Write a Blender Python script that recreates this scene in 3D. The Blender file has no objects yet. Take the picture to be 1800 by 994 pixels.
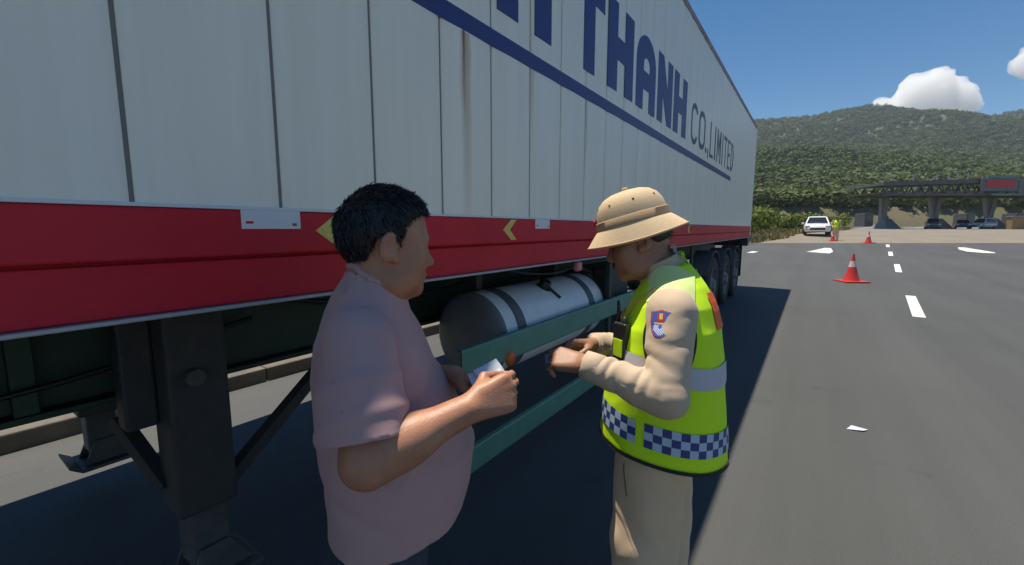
import bpy, math, random
import numpy as np
from mathutils import Vector, Matrix

random.seed(7)
rng = np.random.default_rng(11)
SC = bpy.context.scene
COL = SC.collection
R_ = math.radians

# ---------------------------------------------------------------- camera, sky, sun, exposure
PITCH, YAW, CAM_H, LENS = 7.15, 34.8, 1.5, 36.0 * 757.0 / 1800.0
cam_d = bpy.data.cameras.new('camera')
cam = bpy.data.objects.new('camera', cam_d)
COL.objects.link(cam)
cam.location = (0, 0, CAM_H)
cam.rotation_euler = (R_(90 - PITCH), 0, R_(YAW))
cam_d.sensor_width = 36
cam_d.sensor_fit = 'HORIZONTAL'
cam_d.lens = LENS
cam_d.clip_start = 0.05
cam_d.clip_end = 12000
SC.camera = cam

SUN_DIR = Vector((-0.245, 0.035, 1.0)).normalized()      # towards the sun
SUN_EL = math.asin(SUN_DIR.z)
SUN_AZ = math.atan2(SUN_DIR.x, SUN_DIR.y)
world = bpy.data.worlds.new('World')
SC.world = world
world.use_nodes = True
wn = world.node_tree
sky = wn.nodes.new('ShaderNodeTexSky')
sky.sky_type = 'NISHITA'
sky.sun_disc = False
sky.sun_elevation = SUN_EL
sky.sun_rotation = SUN_AZ
sky.altitude = 1500
sky.air_density = 1.0
sky.dust_density = 0.0
sky.ozone_density = 4.0
hsv = wn.nodes.new('ShaderNodeHueSaturation')            # the whole sky a little deeper blue
hsv.inputs['Saturation'].default_value = 1.33
wn.links.new(sky.outputs[0], hsv.inputs['Color'])
wn.links.new(hsv.outputs[0], wn.nodes['Background'].inputs[0])
wn.nodes['Background'].inputs[1].default_value = 0.082

sun_d = bpy.data.lights.new('sun', 'SUN')
sun = bpy.data.objects.new('sun', sun_d)
COL.objects.link(sun)
sun_d.energy = 4.3
sun_d.angle = R_(0.55)
sun_d.color = (1.0, 0.985, 0.96)
sun.rotation_euler = SUN_DIR.to_track_quat('Z', 'Y').to_euler()

SC.view_settings.view_transform = 'Standard'
SC.view_settings.look = 'None'
SC.view_settings.gamma = 1.0
SC.view_settings.use_white_balance = True      # the photograph is balanced for the shade
SC.view_settings.white_balance_temperature = 7600
SC.view_settings.white_balance_tint = 10
SC.view_settings.exposure = 0.58
SC.render.engine = 'CYCLES'
SC.cycles.use_denoising = True
SC.cycles.max_bounces = 12
SC.cycles.volume_bounces = 10

# ---------------------------------------------------------------- frames
ps = R_(YAW)
FW = np.array([-math.sin(ps), math.cos(ps)])     # level direction of view: depth D runs along it
RT = np.array([math.cos(ps), math.sin(ps)])      # level direction to the right: u runs along it


def uD(u, D):
    return (u * RT[0] + D * FW[0], u * RT[1] + D * FW[1])


_pd = np.array([-1e5, 12.0, 14.0, 21.0, 29.5, 36.0, 73.0, 95.0, 1e5])
_pz = np.array([0, 0, 0.05, 0.265, 0.505, 1.0, 1.46, 1.5, 1.5])


def zD(D):
    D = np.asarray(D, float)
    return sum(np.interp(D + o, _pd, _pz) for o in np.linspace(-1.1, 1.1, 9)) / 9


def zg(x, y):
    return zD(x * FW[0] + y * FW[1])


# ---------------------------------------------------------------- materials
def srgb(r, g, b):
    def c(v):
        v /= 255.0
        return v / 12.92 if v <= 0.04045 else ((v + 0.055) / 1.055) ** 2.4
    return (c(r), c(g), c(b), 1)


def mat(name, col, rough=0.6, metal=0.0, var=0.0, scale=8.0, col2=None, bump=0.0, bscale=60.0, spec=0.5, detail=4.0,
        emit=None, sheen=0.0, sss=0.0, coat=0.0, crease=0.0, cscale=9.0):
    m = bpy.data.materials.new(name)
    m.use_nodes = True
    nt = m.node_tree
    b = nt.nodes['Principled BSDF']
    c = tuple(col) + (1,) if len(col) == 3 else tuple(col)
    b.inputs['Base Color'].default_value = c
    b.inputs['Roughness'].default_value = rough
    b.inputs['Metallic'].default_value = metal
    b.inputs['Specular IOR Level'].default_value = spec
    b.inputs['Sheen Weight'].default_value = sheen
    b.inputs['Coat Weight'].default_value = coat
    if sss:
        b.inputs['Subsurface Weight'].default_value = sss
        b.inputs['Subsurface Radius'].default_value = (0.012, 0.005, 0.003)
        b.inputs['Subsurface Scale'].default_value = 0.5
    tc = nt.nodes.new('ShaderNodeTexCoord')
    if var > 0:
        n = nt.nodes.new('ShaderNodeTexNoise')
        n.inputs['Scale'].default_value = scale
        n.inputs['Detail'].default_value = detail
        n.inputs['Roughness'].default_value = 0.6
        nt.links.new(tc.outputs['Object'], n.inputs['Vector'])
        r = nt.nodes.new('ShaderNodeMapRange')
        r.inputs['From Min'].default_value = 0.3
        r.inputs['From Max'].default_value = 0.7
        nt.links.new(n.outputs[0], r.inputs['Value'])
        mx = nt.nodes.new('ShaderNodeMix')
        mx.data_type = 'RGBA'
        c2 = tuple(col2) + (1,) if (col2 is not None and len(col2) == 3) else col2
        if c2 is None:
            c2 = tuple(v * (1 - var) for v in c[:3]) + (1,)
        mx.inputs['A'].default_value = c
        mx.inputs['B'].default_value = c2
        nt.links.new(r.outputs[0], mx.inputs['Factor'])
        nt.links.new(mx.outputs['Result'], b.inputs['Base Color'])
        m['_mix'] = mx.name
    if bump > 0:
        n2 = nt.nodes.new('ShaderNodeTexNoise')
        n2.inputs['Scale'].default_value = bscale
        n2.inputs['Detail'].default_value = 5
        nt.links.new(tc.outputs['Object'], n2.inputs['Vector'])
        bp = nt.nodes.new('ShaderNodeBump')
        bp.inputs['Strength'].default_value = bump
        bp.inputs['Distance'].default_value = 0.01
        nt.links.new(n2.outputs[0], bp.inputs['Height'])
        nt.links.new(bp.outputs[0], b.inputs['Normal'])
        if crease > 0:          # soft cloth creases, larger than the weave
            mpc = nt.nodes.new('ShaderNodeMapping')
            mpc.inputs['Scale'].default_value = (1.0, 1.0, 1.7)
            mpc.inputs['Rotation'].default_value = (0.5, 0.3, 0.2)
            nt.links.new(tc.outputs['Object'], mpc.inputs['Vector'])
            n3 = nt.nodes.new('ShaderNodeTexNoise')
            n3.noise_type = 'RIDGED_MULTIFRACTAL'
            n3.inputs['Scale'].default_value = cscale
            n3.inputs['Detail'].default_value = 2.5
            n3.inputs['Distortion'].default_value = 0.6
            nt.links.new(mpc.outputs[0], n3.inputs['Vector'])
            b3 = nt.nodes.new('ShaderNodeBump')
            b3.inputs['Strength'].default_value = crease
            b3.inputs['Distance'].default_value = 0.012
            nt.links.new(n3.outputs[0], b3.inputs['Height'])
            nt.links.new(b3.outputs[0], bp.inputs['Normal'])
    if emit:
        b.inputs['Emission Color'].default_value = tuple(emit[:3]) + (1,)
        b.inputs['Emission Strength'].default_value = emit[3]
    return m


M = {}


def asphalt_material():
    m = bpy.data.materials.new('asphalt')
    m.use_nodes = True
    nt = m.node_tree
    b = nt.nodes['Principled BSDF']
    tc = nt.nodes.new('ShaderNodeTexCoord')

    def noise(scale, detail, rough=0.6):
        n = nt.nodes.new('ShaderNodeTexNoise')
        n.inputs['Scale'].default_value = scale
        n.inputs['Detail'].default_value = detail
        n.inputs['Roughness'].default_value = rough
        nt.links.new(tc.outputs['Object'], n.inputs['Vector'])
        return n
    big = noise(0.23, 5)
    mp = nt.nodes.new('ShaderNodeMapping')
    mp.inputs['Rotation'].default_value = (0, 0, R_(-5.6))
    mp.inputs['Scale'].default_value = (1.5, 0.05, 1)
    nt.links.new(tc.outputs['Object'], mp.inputs['Vector'])
    streak = noise(1.0, 3)
    nt.links.new(mp.outputs[0], streak.inputs['Vector'])
    fine = noise(170, 2, 0.8)
    vor = nt.nodes.new('ShaderNodeTexVoronoi')
    vor.inputs['Scale'].default_value = 120
    nt.links.new(tc.outputs['Object'], vor.inputs['Vector'])
    r = nt.nodes.new('ShaderNodeValToRGB')
    r.color_ramp.elements[0].position = 0.3
    r.color_ramp.elements[0].color = (0.056, 0.0595, 0.0595, 1)
    r.color_ramp.elements[1].position = 0.72
    r.color_ramp.elements[1].color = (0.071, 0.075, 0.074, 1)
    nt.links.new(big.outputs[0], r.inputs[0])
    m1 = nt.nodes.new('ShaderNodeMix'); m1.data_type = 'RGBA'; m1.blend_type = 'MULTIPLY'
    rr = nt.nodes.new('ShaderNodeMapRange')
    rr.inputs['From Min'].default_value = 0.3; rr.inputs['From Max'].default_value = 0.7
    rr.inputs['To Min'].default_value = 0.84; rr.inputs['To Max'].default_value = 1.12
    nt.links.new(streak.outputs[0], rr.inputs[0])
    m1.inputs['Factor'].default_value = 1
    nt.links.new(r.outputs[0], m1.inputs['A']); nt.links.new(rr.outputs[0], m1.inputs['B'])
    m2 = nt.nodes.new('ShaderNodeMix'); m2.data_type = 'RGBA'; m2.blend_type = 'MULTIPLY'
    m2.inputs['Factor'].default_value = 1
    r3 = nt.nodes.new('ShaderNodeMapRange')
    r3.inputs['From Min'].default_value = 0.25; r3.inputs['From Max'].default_value = 0.75
    r3.inputs['To Min'].default_value = 0.7; r3.inputs['To Max'].default_value = 1.3
    nt.links.new(fine.outputs[0], r3.inputs[0])
    nt.links.new(m1.outputs['Result'], m2.inputs['A']); nt.links.new(r3.outputs[0], m2.inputs['B'])
    spots = noise(1.6, 3)
    r4 = nt.nodes.new('ShaderNodeMapRange')
    r4.inputs['From Min'].default_value = 0.64; r4.inputs['From Max'].default_value = 0.74
    r4.inputs['To Min'].default_value = 1.0; r4.inputs['To Max'].default_value = 0.72
    nt.links.new(spots.outputs[0], r4.inputs[0])
    m3 = nt.nodes.new('ShaderNodeMix'); m3.data_type = 'RGBA'; m3.blend_type = 'MULTIPLY'
    m3.inputs['Factor'].default_value = 1
    nt.links.new(m2.outputs['Result'], m3.inputs['A']); nt.links.new(r4.outputs[0], m3.inputs['B'])
    nt.links.new(m3.outputs['Result'], b.inputs['Base Color'])
    b.inputs['Roughness'].default_value = 0.75
    b.inputs['Specular IOR Level'].default_value = 0.45
    bp = nt.nodes.new('ShaderNodeBump')
    bp.inputs['Strength'].default_value = 0.5
    bp.inputs['Distance'].default_value = 0.004
    nt.links.new(vor.outputs['Distance'], bp.inputs['Height'])
    nt.links.new(bp.outputs[0], b.inputs['Normal'])
    return m


M['asphalt'] = asphalt_material()
M['dirt'] = mat('dry_earth', (0.20, 0.17, 0.11), 0.95, var=1, scale=0.35, col2=(0.11, 0.115, 0.05), bump=0.6, bscale=4)
M['concrete'] = mat('pale_concrete', (0.215, 0.185, 0.145), 0.9, var=1, scale=0.6, col2=(0.175, 0.15, 0.12), bump=0.2, bscale=30)
M['kerb'] = mat('kerb_concrete', (0.15, 0.135, 0.11), 0.9, var=1, scale=5, col2=(0.10, 0.09, 0.075), bump=0.3, bscale=60)
M['paving'] = mat('sand_paving', (0.125, 0.10, 0.070), 0.95, var=1, scale=1.5, col2=(0.095, 0.078, 0.056), bump=0.4, bscale=40)
M['paint'] = mat('road_paint', (0.78, 0.78, 0.75), 0.7, var=1, scale=9, col2=(0.42, 0.42, 0.40), bump=0.2, bscale=120, detail=8)


def panel_material():
    """White painted sheet, dulled, with faint vertical run-off streaks and a little rust."""
    m = bpy.data.materials.new('trailer_white_sheet')
    m.use_nodes = True
    nt = m.node_tree
    b = nt.nodes['Principled BSDF']
    g = nt.nodes.new('ShaderNodeNewGeometry')
    mp = nt.nodes.new('ShaderNodeMapping')
    mp.inputs['Scale'].default_value = (1, 6.0, 0.35)
    nt.links.new(g.outputs['Position'], mp.inputs['Vector'])
    n = nt.nodes.new('ShaderNodeTexNoise')
    n.inputs['Scale'].default_value = 1.6; n.inputs['Detail'].default_value = 6; n.inputs['Roughness'].default_value = 0.65
    nt.links.new(mp.outputs[0], n.inputs['Vector'])
    r = nt.nodes.new('ShaderNodeValToRGB')
    r.color_ramp.elements[0].position = 0.32; r.color_ramp.elements[0].color = (0.87, 0.81, 0.68, 1)
    r.color_ramp.elements[1].position = 0.62; r.color_ramp.elements[1].color = (0.93, 0.87, 0.745, 1)
    nt.links.new(n.outputs[0], r.inputs[0])
    sep = nt.nodes.new('ShaderNodeSeparateXYZ')
    nt.links.new(g.outputs['Position'], sep.inputs[0])

    def mth(op, a, c=None):
        q = nt.nodes.new('ShaderNodeMath'); q.operation = op
        for i, v in enumerate((a, c)):
            if v is None: continue
            if isinstance(v, (int, float)): q.inputs[i].default_value = v
            else: nt.links.new(v, q.inputs[i])
        return q.outputs[0]
    wav = nt.nodes.new('ShaderNodeTexNoise'); wav.inputs['Scale'].default_value = 5
    nt.links.new(g.outputs['Position'], wav.inputs['Vector'])
    col_in = r.outputs[0]
    for (yc, wd, ztop, zlen, amt, colr) in ((1.562, 0.040, 2.37, 1.05, 0.75, (0.50, 0.30, 0.12, 1)), (1.550, 0.011, 2.40, 0.45, 0.95, (0.09, 0.05, 0.025, 1)), (2.83, 0.03, 2.37, 0.6, 0.5, (0.45, 0.30, 0.15, 1)), (2.13, 0.02, 2.37, 0.5, 0.35, (0.40, 0.30, 0.17, 1))):
        dy = mth('DIVIDE', mth('ADD', mth('SUBTRACT', sep.outputs[1], yc), mth('MULTIPLY', mth('SUBTRACT', wav.outputs[0], 0.5), wd)), wd)
        bell = mth('MAXIMUM', mth('SUBTRACT', 1.0, mth('MULTIPLY', dy, dy)), 0.0)
        fall = mth('DIVIDE', mth('SUBTRACT', sep.outputs[2], ztop - zlen), zlen)
        fall = mth('MULTIPLY', mth('MINIMUM', mth('MAXIMUM', fall, 0.0), 1.0), mth('LESS_THAN', sep.outputs[2], ztop))
        fac = mth('MULTIPLY', mth('MULTIPLY', bell, fall), amt)
        mx = nt.nodes.new('ShaderNodeMix'); mx.data_type = 'RGBA'
        mx.inputs['B'].default_value = colr
        nt.links.new(fac, mx.inputs['Factor']); nt.links.new(col_in, mx.inputs['A'])
        col_in = mx.outputs['Result']
    nt.links.new(col_in, b.inputs['Base Color'])
    b.inputs['Roughness'].default_value = 0.38
    n2 = nt.nodes.new('ShaderNodeTexNoise')
    n2.inputs['Scale'].default_value = 1.7; n2.inputs['Detail'].default_value = 2
    nt.links.new(g.outputs['Position'], n2.inputs['Vector'])
    bp = nt.nodes.new('ShaderNodeBump')
    bp.inputs['Strength'].default_value = 0.35; bp.inputs['Distance'].default_value = 0.02
    nt.links.new(n2.outputs[0], bp.inputs['Height'])
    nt.links.new(bp.outputs[0], b.inputs['Normal'])
    return m


M['panel'] = panel_material()
M['post'] = mat('dark_seam', (0.22, 0.22, 0.21), 0.7)
M['red'] = mat('faded_red_paint', (0.70, 0.026, 0.042), 0.5, var=1, scale=2.2, col2=(0.58, 0.020, 0.034), bump=0.12, bscale=14, spec=0.25)
M['lip'] = mat('galvanised_lip', (0.45, 0.44, 0.44), 0.5, metal=0.3)
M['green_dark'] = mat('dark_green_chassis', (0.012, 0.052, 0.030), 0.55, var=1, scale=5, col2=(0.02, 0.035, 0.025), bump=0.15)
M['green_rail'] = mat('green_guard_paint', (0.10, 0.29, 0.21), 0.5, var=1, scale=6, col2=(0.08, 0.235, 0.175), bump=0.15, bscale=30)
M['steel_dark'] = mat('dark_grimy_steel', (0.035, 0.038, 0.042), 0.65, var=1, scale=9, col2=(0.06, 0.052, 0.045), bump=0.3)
M['shoe_steel'] = mat('worn_steel', (0.10, 0.10, 0.095), 0.6, var=1, scale=9, col2=(0.06, 0.055, 0.05), bump=0.3)
M['tank'] = mat('tank_white', (0.84, 0.83, 0.82), 0.35, var=1, scale=7, col2=(0.72, 0.72, 0.72), bump=0.08, bscale=20)
M['tank_end'] = mat('tank_end_grey', (0.20, 0.205, 0.21), 0.45, var=1, scale=6, col2=(0.15, 0.155, 0.16))
M['strap'] = mat('tank_strap', (0.10, 0.11, 0.12), 0.5)
M['black'] = mat('black_plastic', (0.015, 0.015, 0.017), 0.45)
M['rubber'] = mat('tyre_rubber', (0.028, 0.028, 0.028), 0.85, var=1, scale=14, col2=(0.05, 0.048, 0.044), bump=0.3)
M['rim'] = mat('wheel_rim', (0.22, 0.22, 0.22), 0.5, metal=0.4, var=1, scale=12, col2=(0.12, 0.11, 0.10))
M['blue'] = mat('blue_lettering', (0.022, 0.035, 0.20), 0.45, var=1, scale=6, col2=(0.03, 0.04, 0.16))
M['navy'] = mat('navy_lettering', (0.035, 0.04, 0.10), 0.45)
M['sticker'] = mat('white_sticker', (0.72, 0.72, 0.72), 0.4)
M['yellow'] = mat('yellow_reflector', (0.72, 0.50, 0.05), 0.35, var=1, scale=60, col2=(0.75, 0.62, 0.22))
M['orange_lamp'] = mat('orange_lens', (0.65, 0.12, 0.02), 0.25)
M['pink_lamp'] = mat('faded_red_lens', (0.65, 0.22, 0.22), 0.3)


# ---------------------------------------------------------------- object helpers
def link(o, parent=None):
    COL.objects.link(o)
    if parent is not None:
        o.parent = parent
    return o


def tag(o, label=None, cat=None, group=None, kind=None):
    if label: o['label'] = label
    if cat: o['category'] = cat
    if group: o['group'] = group
    if kind: o['kind'] = kind
    return o


def empty(name, loc=(0, 0, 0), rz=0.0, parent=None):
    o = bpy.data.objects.new(name, None)
    o.empty_display_size = 0.1
    o.location = loc
    o.rotation_euler = (0, 0, rz)
    return link(o, parent)


class MB:
    """Collects shapes; build() links them as one mesh object."""

    def __init__(self):
        self.v = []
        self.f = []
        self.mi = []

    def add(self, vs, fs, mi=0):
        b = len(self.v)
        self.v += [tuple(float(c) for c in p) for p in vs]
        self.f += [tuple(i + b for i in q) for q in fs]
        self.mi += [mi] * len(fs)
        return self

    def box(self, lo, hi, bev=0.0, mi=0):
        x0, y0, z0 = lo
        x1, y1, z1 = hi
        if bev <= 0:
            vs = [(x, y, z) for z in (z0, z1) for y in (y0, y1) for x in (x0, x1)]
            fs = [(0, 2, 3, 1), (4, 5, 7, 6), (0, 1, 5, 4), (2, 6, 7, 3), (0, 4, 6, 2), (1, 3, 7, 5)]
            return self.add(vs, fs, mi)
        import bmesh
        bm = bmesh.new()
        bmesh.ops.create_cube(bm, size=1)
        for v in bm.verts:
            v.co = Vector(((x0 + x1) / 2 + v.co.x * (x1 - x0), (y0 + y1) / 2 + v.co.y * (y1 - y0), (z0 + z1) / 2 + v.co.z * (z1 - z0)))
        bmesh.ops.bevel(bm, geom=bm.edges[:] + bm.verts[:], offset=bev, segments=2, affect='EDGES', profile=0.5)
        bm.verts.index_update()
        self.add([v.co[:] for v in bm.verts], [[v.index for v in f.verts] for f in bm.faces], mi)
        bm.free()
        return self

    def bar(self, a, b, w, h, up=(0, 0, 1), mi=0):
        a = Vector(a); b = Vector(b)
        d = (b - a).normalized()
        s = d.cross(Vector(up)).normalized()
        u = s.cross(d).normalized()
        vs = []
        for p in (a, b):
            for i, j in ((-1, -1), (1, -1), (1, 1), (-1, 1)):
                vs.append(p + s * (i * w / 2) + u * (j * h / 2))
        return self.add(vs, [(0, 1, 2, 3), (7, 6, 5, 4), (0, 4, 5, 1), (1, 5, 6, 2), (2, 6, 7, 3), (3, 7, 4, 0)], mi)

    def tube(self, pts, r, n=10, mi=0, cap=True):
        pts = [Vector(p) for p in pts]
        rs = r if isinstance(r, (list, tuple)) else [r] * len(pts)
        rings = []
        prev = None
        for i, p in enumerate(pts):
            t = (pts[min(i + 1, len(pts) - 1)] - pts[max(i - 1, 0)]).normalized()
            if prev is None:
                s = t.cross(Vector((0, 0, 1)))
                if s.length < 1e-3: s = t.cross(Vector((1, 0, 0)))
                s.normalize()
            else:
                s = (prev - t * prev.dot(t)).normalized()
            prev = s
            u = t.cross(s)
            rings.append([p + (s * math.cos(2 * math.pi * k / n) + u * math.sin(2 * math.pi * k / n)) * rs[i] for k in range(n)])
        vs = [q for ring in rings for q in ring]
        fs = []
        for i in range(len(rings) - 1):
            for k in range(n):
                a = i * n + k; b2 = i * n + (k + 1) % n
                fs.append((a, b2, b2 + n, a + n))
        if cap:
            fs.append(tuple(range(n))[::-1])
            fs.append(tuple((len(rings) - 1) * n + k for k in range(n)))
        return self.add(vs, fs, mi)

    def lathe(self, prof, n=32, axis='z', c=(0, 0, 0), sx=1.0, sy=1.0, mi=0, close=False):
        """prof: list of (radius, height). Closed ends where radius is 0."""
        vs, fs = [], []
        for (r, h) in prof:
            for k in range(n):
                a = 2 * math.pi * k / n
                p = (r * math.cos(a) * sx, r * math.sin(a) * sy, h)
                if axis == 'y': p = (p[0], h, -p[1])
                elif axis == 'x': p = (h, p[0], p[1])
                vs.append((p[0] + c[0], p[1] + c[1], p[2] + c[2]))
        m = len(prof)
        for i in range(m - 1 + (1 if close else 0)):
            j = (i + 1) % m
            for k in range(n):
                k2 = (k + 1) % n
                fs.append((i * n + k, i * n + k2, j * n + k2, j * n + k))
        return self.add(vs, fs, mi)

    def build(self, name, mats, parent=None, smooth=False, loc=None, angle=None):
        me = bpy.data.meshes.new(name)
        me.from_pydata(self.v, [], self.f)
        if not isinstance(mats, (list, tuple)): mats = [mats]
        for m in mats: me.materials.append(m)
        if len(mats) > 1:
            me.polygons.foreach_set('material_index', self.mi)
        me.validate()
        if smooth:
            me.shade_smooth()
            if angle: me.set_sharp_from_angle(angle=R_(angle))
        me.update()
        o = bpy.data.objects.new(name, me)
        if loc: o.location = loc
        return link(o, parent)


def copy_tree(o, parent=None):
    c = o.copy()
    link(c)
    c.parent = parent
    for ch in list(o.children):
        copy_tree(ch, c)
    return c


# ---------------------------------------------------------------- ground
def strip_sheet(name, us, Ds, dz, m, inside=None, kind='structure'):
    us = np.array(us, float); Ds = np.array(Ds, float)
    vs = []
    for D in Ds:
        for u in us:
            x, y = uD(u, D)
            vs.append((x, y, float(zD(D)) + dz))
    n = len(us)
    fs = [(i * n + k, i * n + k + 1, (i + 1) * n + k + 1, (i + 1) * n + k) for i in range(len(Ds) - 1) for k in range(n - 1)]
    mb = MB().add(vs, fs)
    o = mb.build(name, m, smooth=True)
    tag(o, kind=kind)
    return o


Dl = list(np.linspace(10, 40, 61)) + [45, 50, 60, 70, 73, 75, 80, 90, 96, 110]
strip_sheet('ground', [-3000, -300, 0, 300, 3000], [-3000, -200] + Dl + [300, 1500, 4000], -0.02, M['dirt'])
strip_sheet('road', [-120, -40, 0, 40, 120], [-120, -20, 0, 5] + [d for d in Dl if d < 29.6], 0.0, M['asphalt'])
# concrete apron of the toll plaza: its left edge runs obliquely away
ap = [(29.3, 16.5), (31, 18.5), (33, 21), (36, 23.5), (40, 27), (50, 37), (60, 46.5), (73, 58), (85, 66), (110, 80)]
mb = MB()
vs = []
for D in np.concatenate([np.linspace(29.3, 40, 30), np.linspace(42, 110, 24)]):
    ul = np.interp(D, [a[0] for a in ap], [a[1] for a in ap])
    for u in (ul, ul + 20, 160):
        x, y = uD(u, D)
        vs.append((x, y, float(zD(D)) + 0.006))
n = len(vs) // 3
mb.add(vs, [(i * 3 + k, i * 3 + k + 1, i * 3 + 4 + k, i * 3 + 3 + k) for i in range(n - 1) for k in (0, 1)])
tag(mb.build('plaza_apron', M['concrete'], smooth=True), kind='structure')

# paved verge beyond the trailer, behind a low kerb
verge = MB().box((-14, -9, -0.1), (-4.5, 8.5, 0.115), 0).build('paved_verge', M['paving'])
tag(verge, kind='structure')
kerb = tag(empty('kerb', (-4.425, 0, 0)), kind='structure')
ks = MB().box((-0.075, -0.495, -0.1), (0.075, 0.495, 0.13), 0.012).build('kerb_stone', M['kerb'], kerb)
ks.location = (0, -4.5, 0)
for i in range(1, 13):
    c = ks.copy(); link(c, kerb); c.location = (0, -4.5 + i, 0)


def painted(name, pts, w):
    """A painted stroke following the road surface."""
    mb = MB()
    vs = []
    P = [np.array(p, float) for p in pts]
    ws = w if isinstance(w, (list, tuple)) else [w] * len(P)
    for i, p in enumerate(P):
        t = P[min(i + 1, len(P) - 1)] - P[max(i - 1, 0)]
        t = t / np.linalg.norm(t)
        s = np.array([t[1], -t[0]])
        for q in (p - s * ws[i] / 2, p + s * ws[i] / 2):
            vs.append((q[0], q[1], float(zg(q[0], q[1])) + 0.005))
    mb.add(vs, [(2 * i, 2 * i + 1, 2 * i + 3, 2 * i + 2) for i in range(len(P) - 1)])
    o = mb.build(name, M['paint'])
    return tag(o, kind='structure')


def ground_hit(x, y):
    """Where the sight line through a point of the photograph meets the ground (used once to read the road markings off)."""
    th = R_(PITCH)
    f = 757.0
    F = np.array([FW[0] * math.cos(th), FW[1] * math.cos(th), -math.sin(th)])
    Rr = np.array([RT[0], RT[1], 0]); U = np.cross(Rr, F)
    d = F + Rr * (x - 900) / f - U * (y - 497) / f
    t = 0.3
    while t < 400:
        p = np.array([0, 0, CAM_H]) + d * t
        if p[2] < zg(p[0], p[1]): break
        t *= 1.002
    return p[:2]


LANE = np.array([math.sin(R_(5.7)), math.cos(R_(5.7))])
for (px, py) in ((1607, 537), (1578, 471.5), (1565.5, 446.5), (1560.5, 432.5)):
    c = ground_hit(px, py)
    painted('lane_dash', [c - LANE * 1.55, c, c + LANE * 1.55], 0.17)
painted('lane_arrow', [ground_hit(*p) for p in ((1430, 443), (1437, 444.5), (1446, 442), (1455, 436.5))], [0.5, 1.1, 0.9, 0.3])
painted('lane_arrow', [ground_hit(*p) for p in ((1690, 435.5), (1706, 440), (1724, 443.5), (1741, 445.5))], [0.3, 0.9, 1.0, 0.4])
painted('lane_arrow', [ground_hit(*p) for p in ((1318, 445), (1328, 442.5))], [0.3, 0.3])

# ---------------------------------------------------------------- the trailer
XS = -1.34          # near side of the box
XF = XS - 2.5
Y0, Y1 = -2.14, 12.68
ZB, ZT = 1.56, 4.03
T = tag(empty('semi_trailer', (0, 0, 0)), 'long white box semi-trailer with red lower rails and blue lettering', 'trailer')
PITCH_P, P0 = 0.3545, 0.342
k0 = int(math.floor((Y0 - P0) / PITCH_P)) + 1
ys = [Y0] + [P0 + PITCH_P * k for k in range(k0, 60) if P0 + PITCH_P * k < Y1 - 0.1] + [Y1]


def sheet_panel(w):
    """One upright sheet: folded edges, slightly crowned face."""
    prof = [(0.0, -0.03), (0.0, -0.004), (0.006, 0.0005)]
    for t in np.linspace(0.08, 0.92, 7):
        prof.append((w * t, 0.001 + 0.0035 * math.sin(math.pi * t)))
    prof += [(w - 0.006, 0.0005), (w, -0.004), (w, -0.03)]
    vs = [(x, y, z) for z in (0, ZT - 0.06 - ZB) for (y, x) in prof]
    n = len(prof)
    return MB().add(vs, [(i, i + 1, n + i + 1, n + i) for i in range(n - 1)])


base = None
for i in range(len(ys) - 1):
    w = ys[i + 1] - ys[i]
    if abs(w - PITCH_P) < 1e-3 and base is not None:
        o = base.copy(); link(o, T)
    else:
        o = sheet_panel(w - 0.011).build('side_panel', M['panel'], T, smooth=True, angle=35)
        if abs(w - PITCH_P) < 1e-3: base = o
    o.location = (XS - 0.004, ys[i] + 0.0055, ZB)
MB().box((XF + 0.02, Y0 + 0.02, ZB - 0.02), (XS - 0.012, Y1 - 0.03, ZT - 0.03)).build('box_core', M['post'], T)
MB().box((XF - 0.02, Y0 - 0.02, ZT - 0.03), (XS - 0.015, Y1, ZT - 0.005), 0.004).build('roof', M['panel'], T)
MB().box((XF, Y0, ZB), (XF + 0.015, Y1, ZT - 0.04)).build('far_side_wall', M['panel'], T)
M['top_rail'] = mat('brown_red_rail', (0.22, 0.10, 0.08), 0.55, var=1, scale=5, col2=(0.35, 0.30, 0.28))
MB().box((XS - 0.03, Y0, ZT - 0.075), (XS + 0.008, Y1, ZT), 0.006).build('top_rail', M['top_rail'], T)
MB().box((XS - 0.06, Y1 - 0.01, ZB - 0.25), (XS + 0.006, Y1 + 0.06, ZT - 0.004), 0.008).build('corner_post', M['panel'], T)
MB().box((XF, Y1 + 0.0, ZB), (XS - 0.065, Y1 + 0.04, ZT - 0.01), 0.004).build('rear_door', M['panel'], T)
# red rails
MB().box((XS - 0.08, Y0, 1.423), (XS + 0.004, Y1 - 0.012, 1.552), 0.006).build('upper_rail', M['red'], T)
lo = MB()
lo.box((XS - 0.10, Y0, 1.285), (XS - 0.024, Y1 - 0.014, 1.413), 0.004)
lo.box((XS - 0.12, Y0, 1.413), (XS - 0.05, Y1 - 0.02, 1.426))
lo.build('lower_rail', M['red'], T)
MB().box((XS - 0.10, Y0, 1.272), (XS - 0.004, Y1 - 0.016, 1.283), 0.003).build('rail_lip', M['lip'], T)
MB().box((XS - 0.05, Y0, 1.553), (XS + 0.0055, Y1 - 0.012, 1.563), 0.002).build('white_edge_strip', M['sticker'], T)
# stripe under the lettering
MB().box((XS - 0.002, Y0, 2.375), (XS + 0.0015, 9.05, 2.455)).build('blue_stripe', M['blue'], T)


def flat_poly(mb, pts, x0, x1):
    """Extrude a (y, z) outline between two x planes."""
    n = len(pts)
    vs = [(x0, y, z) for y, z in pts] + [(x1, y, z) for y, z in pts]
    mb.add(vs, [tuple(range(n, 2 * n))] + [(i, (i + 1) % n, n + (i + 1) % n, n + i) for i in range(n)])


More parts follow.
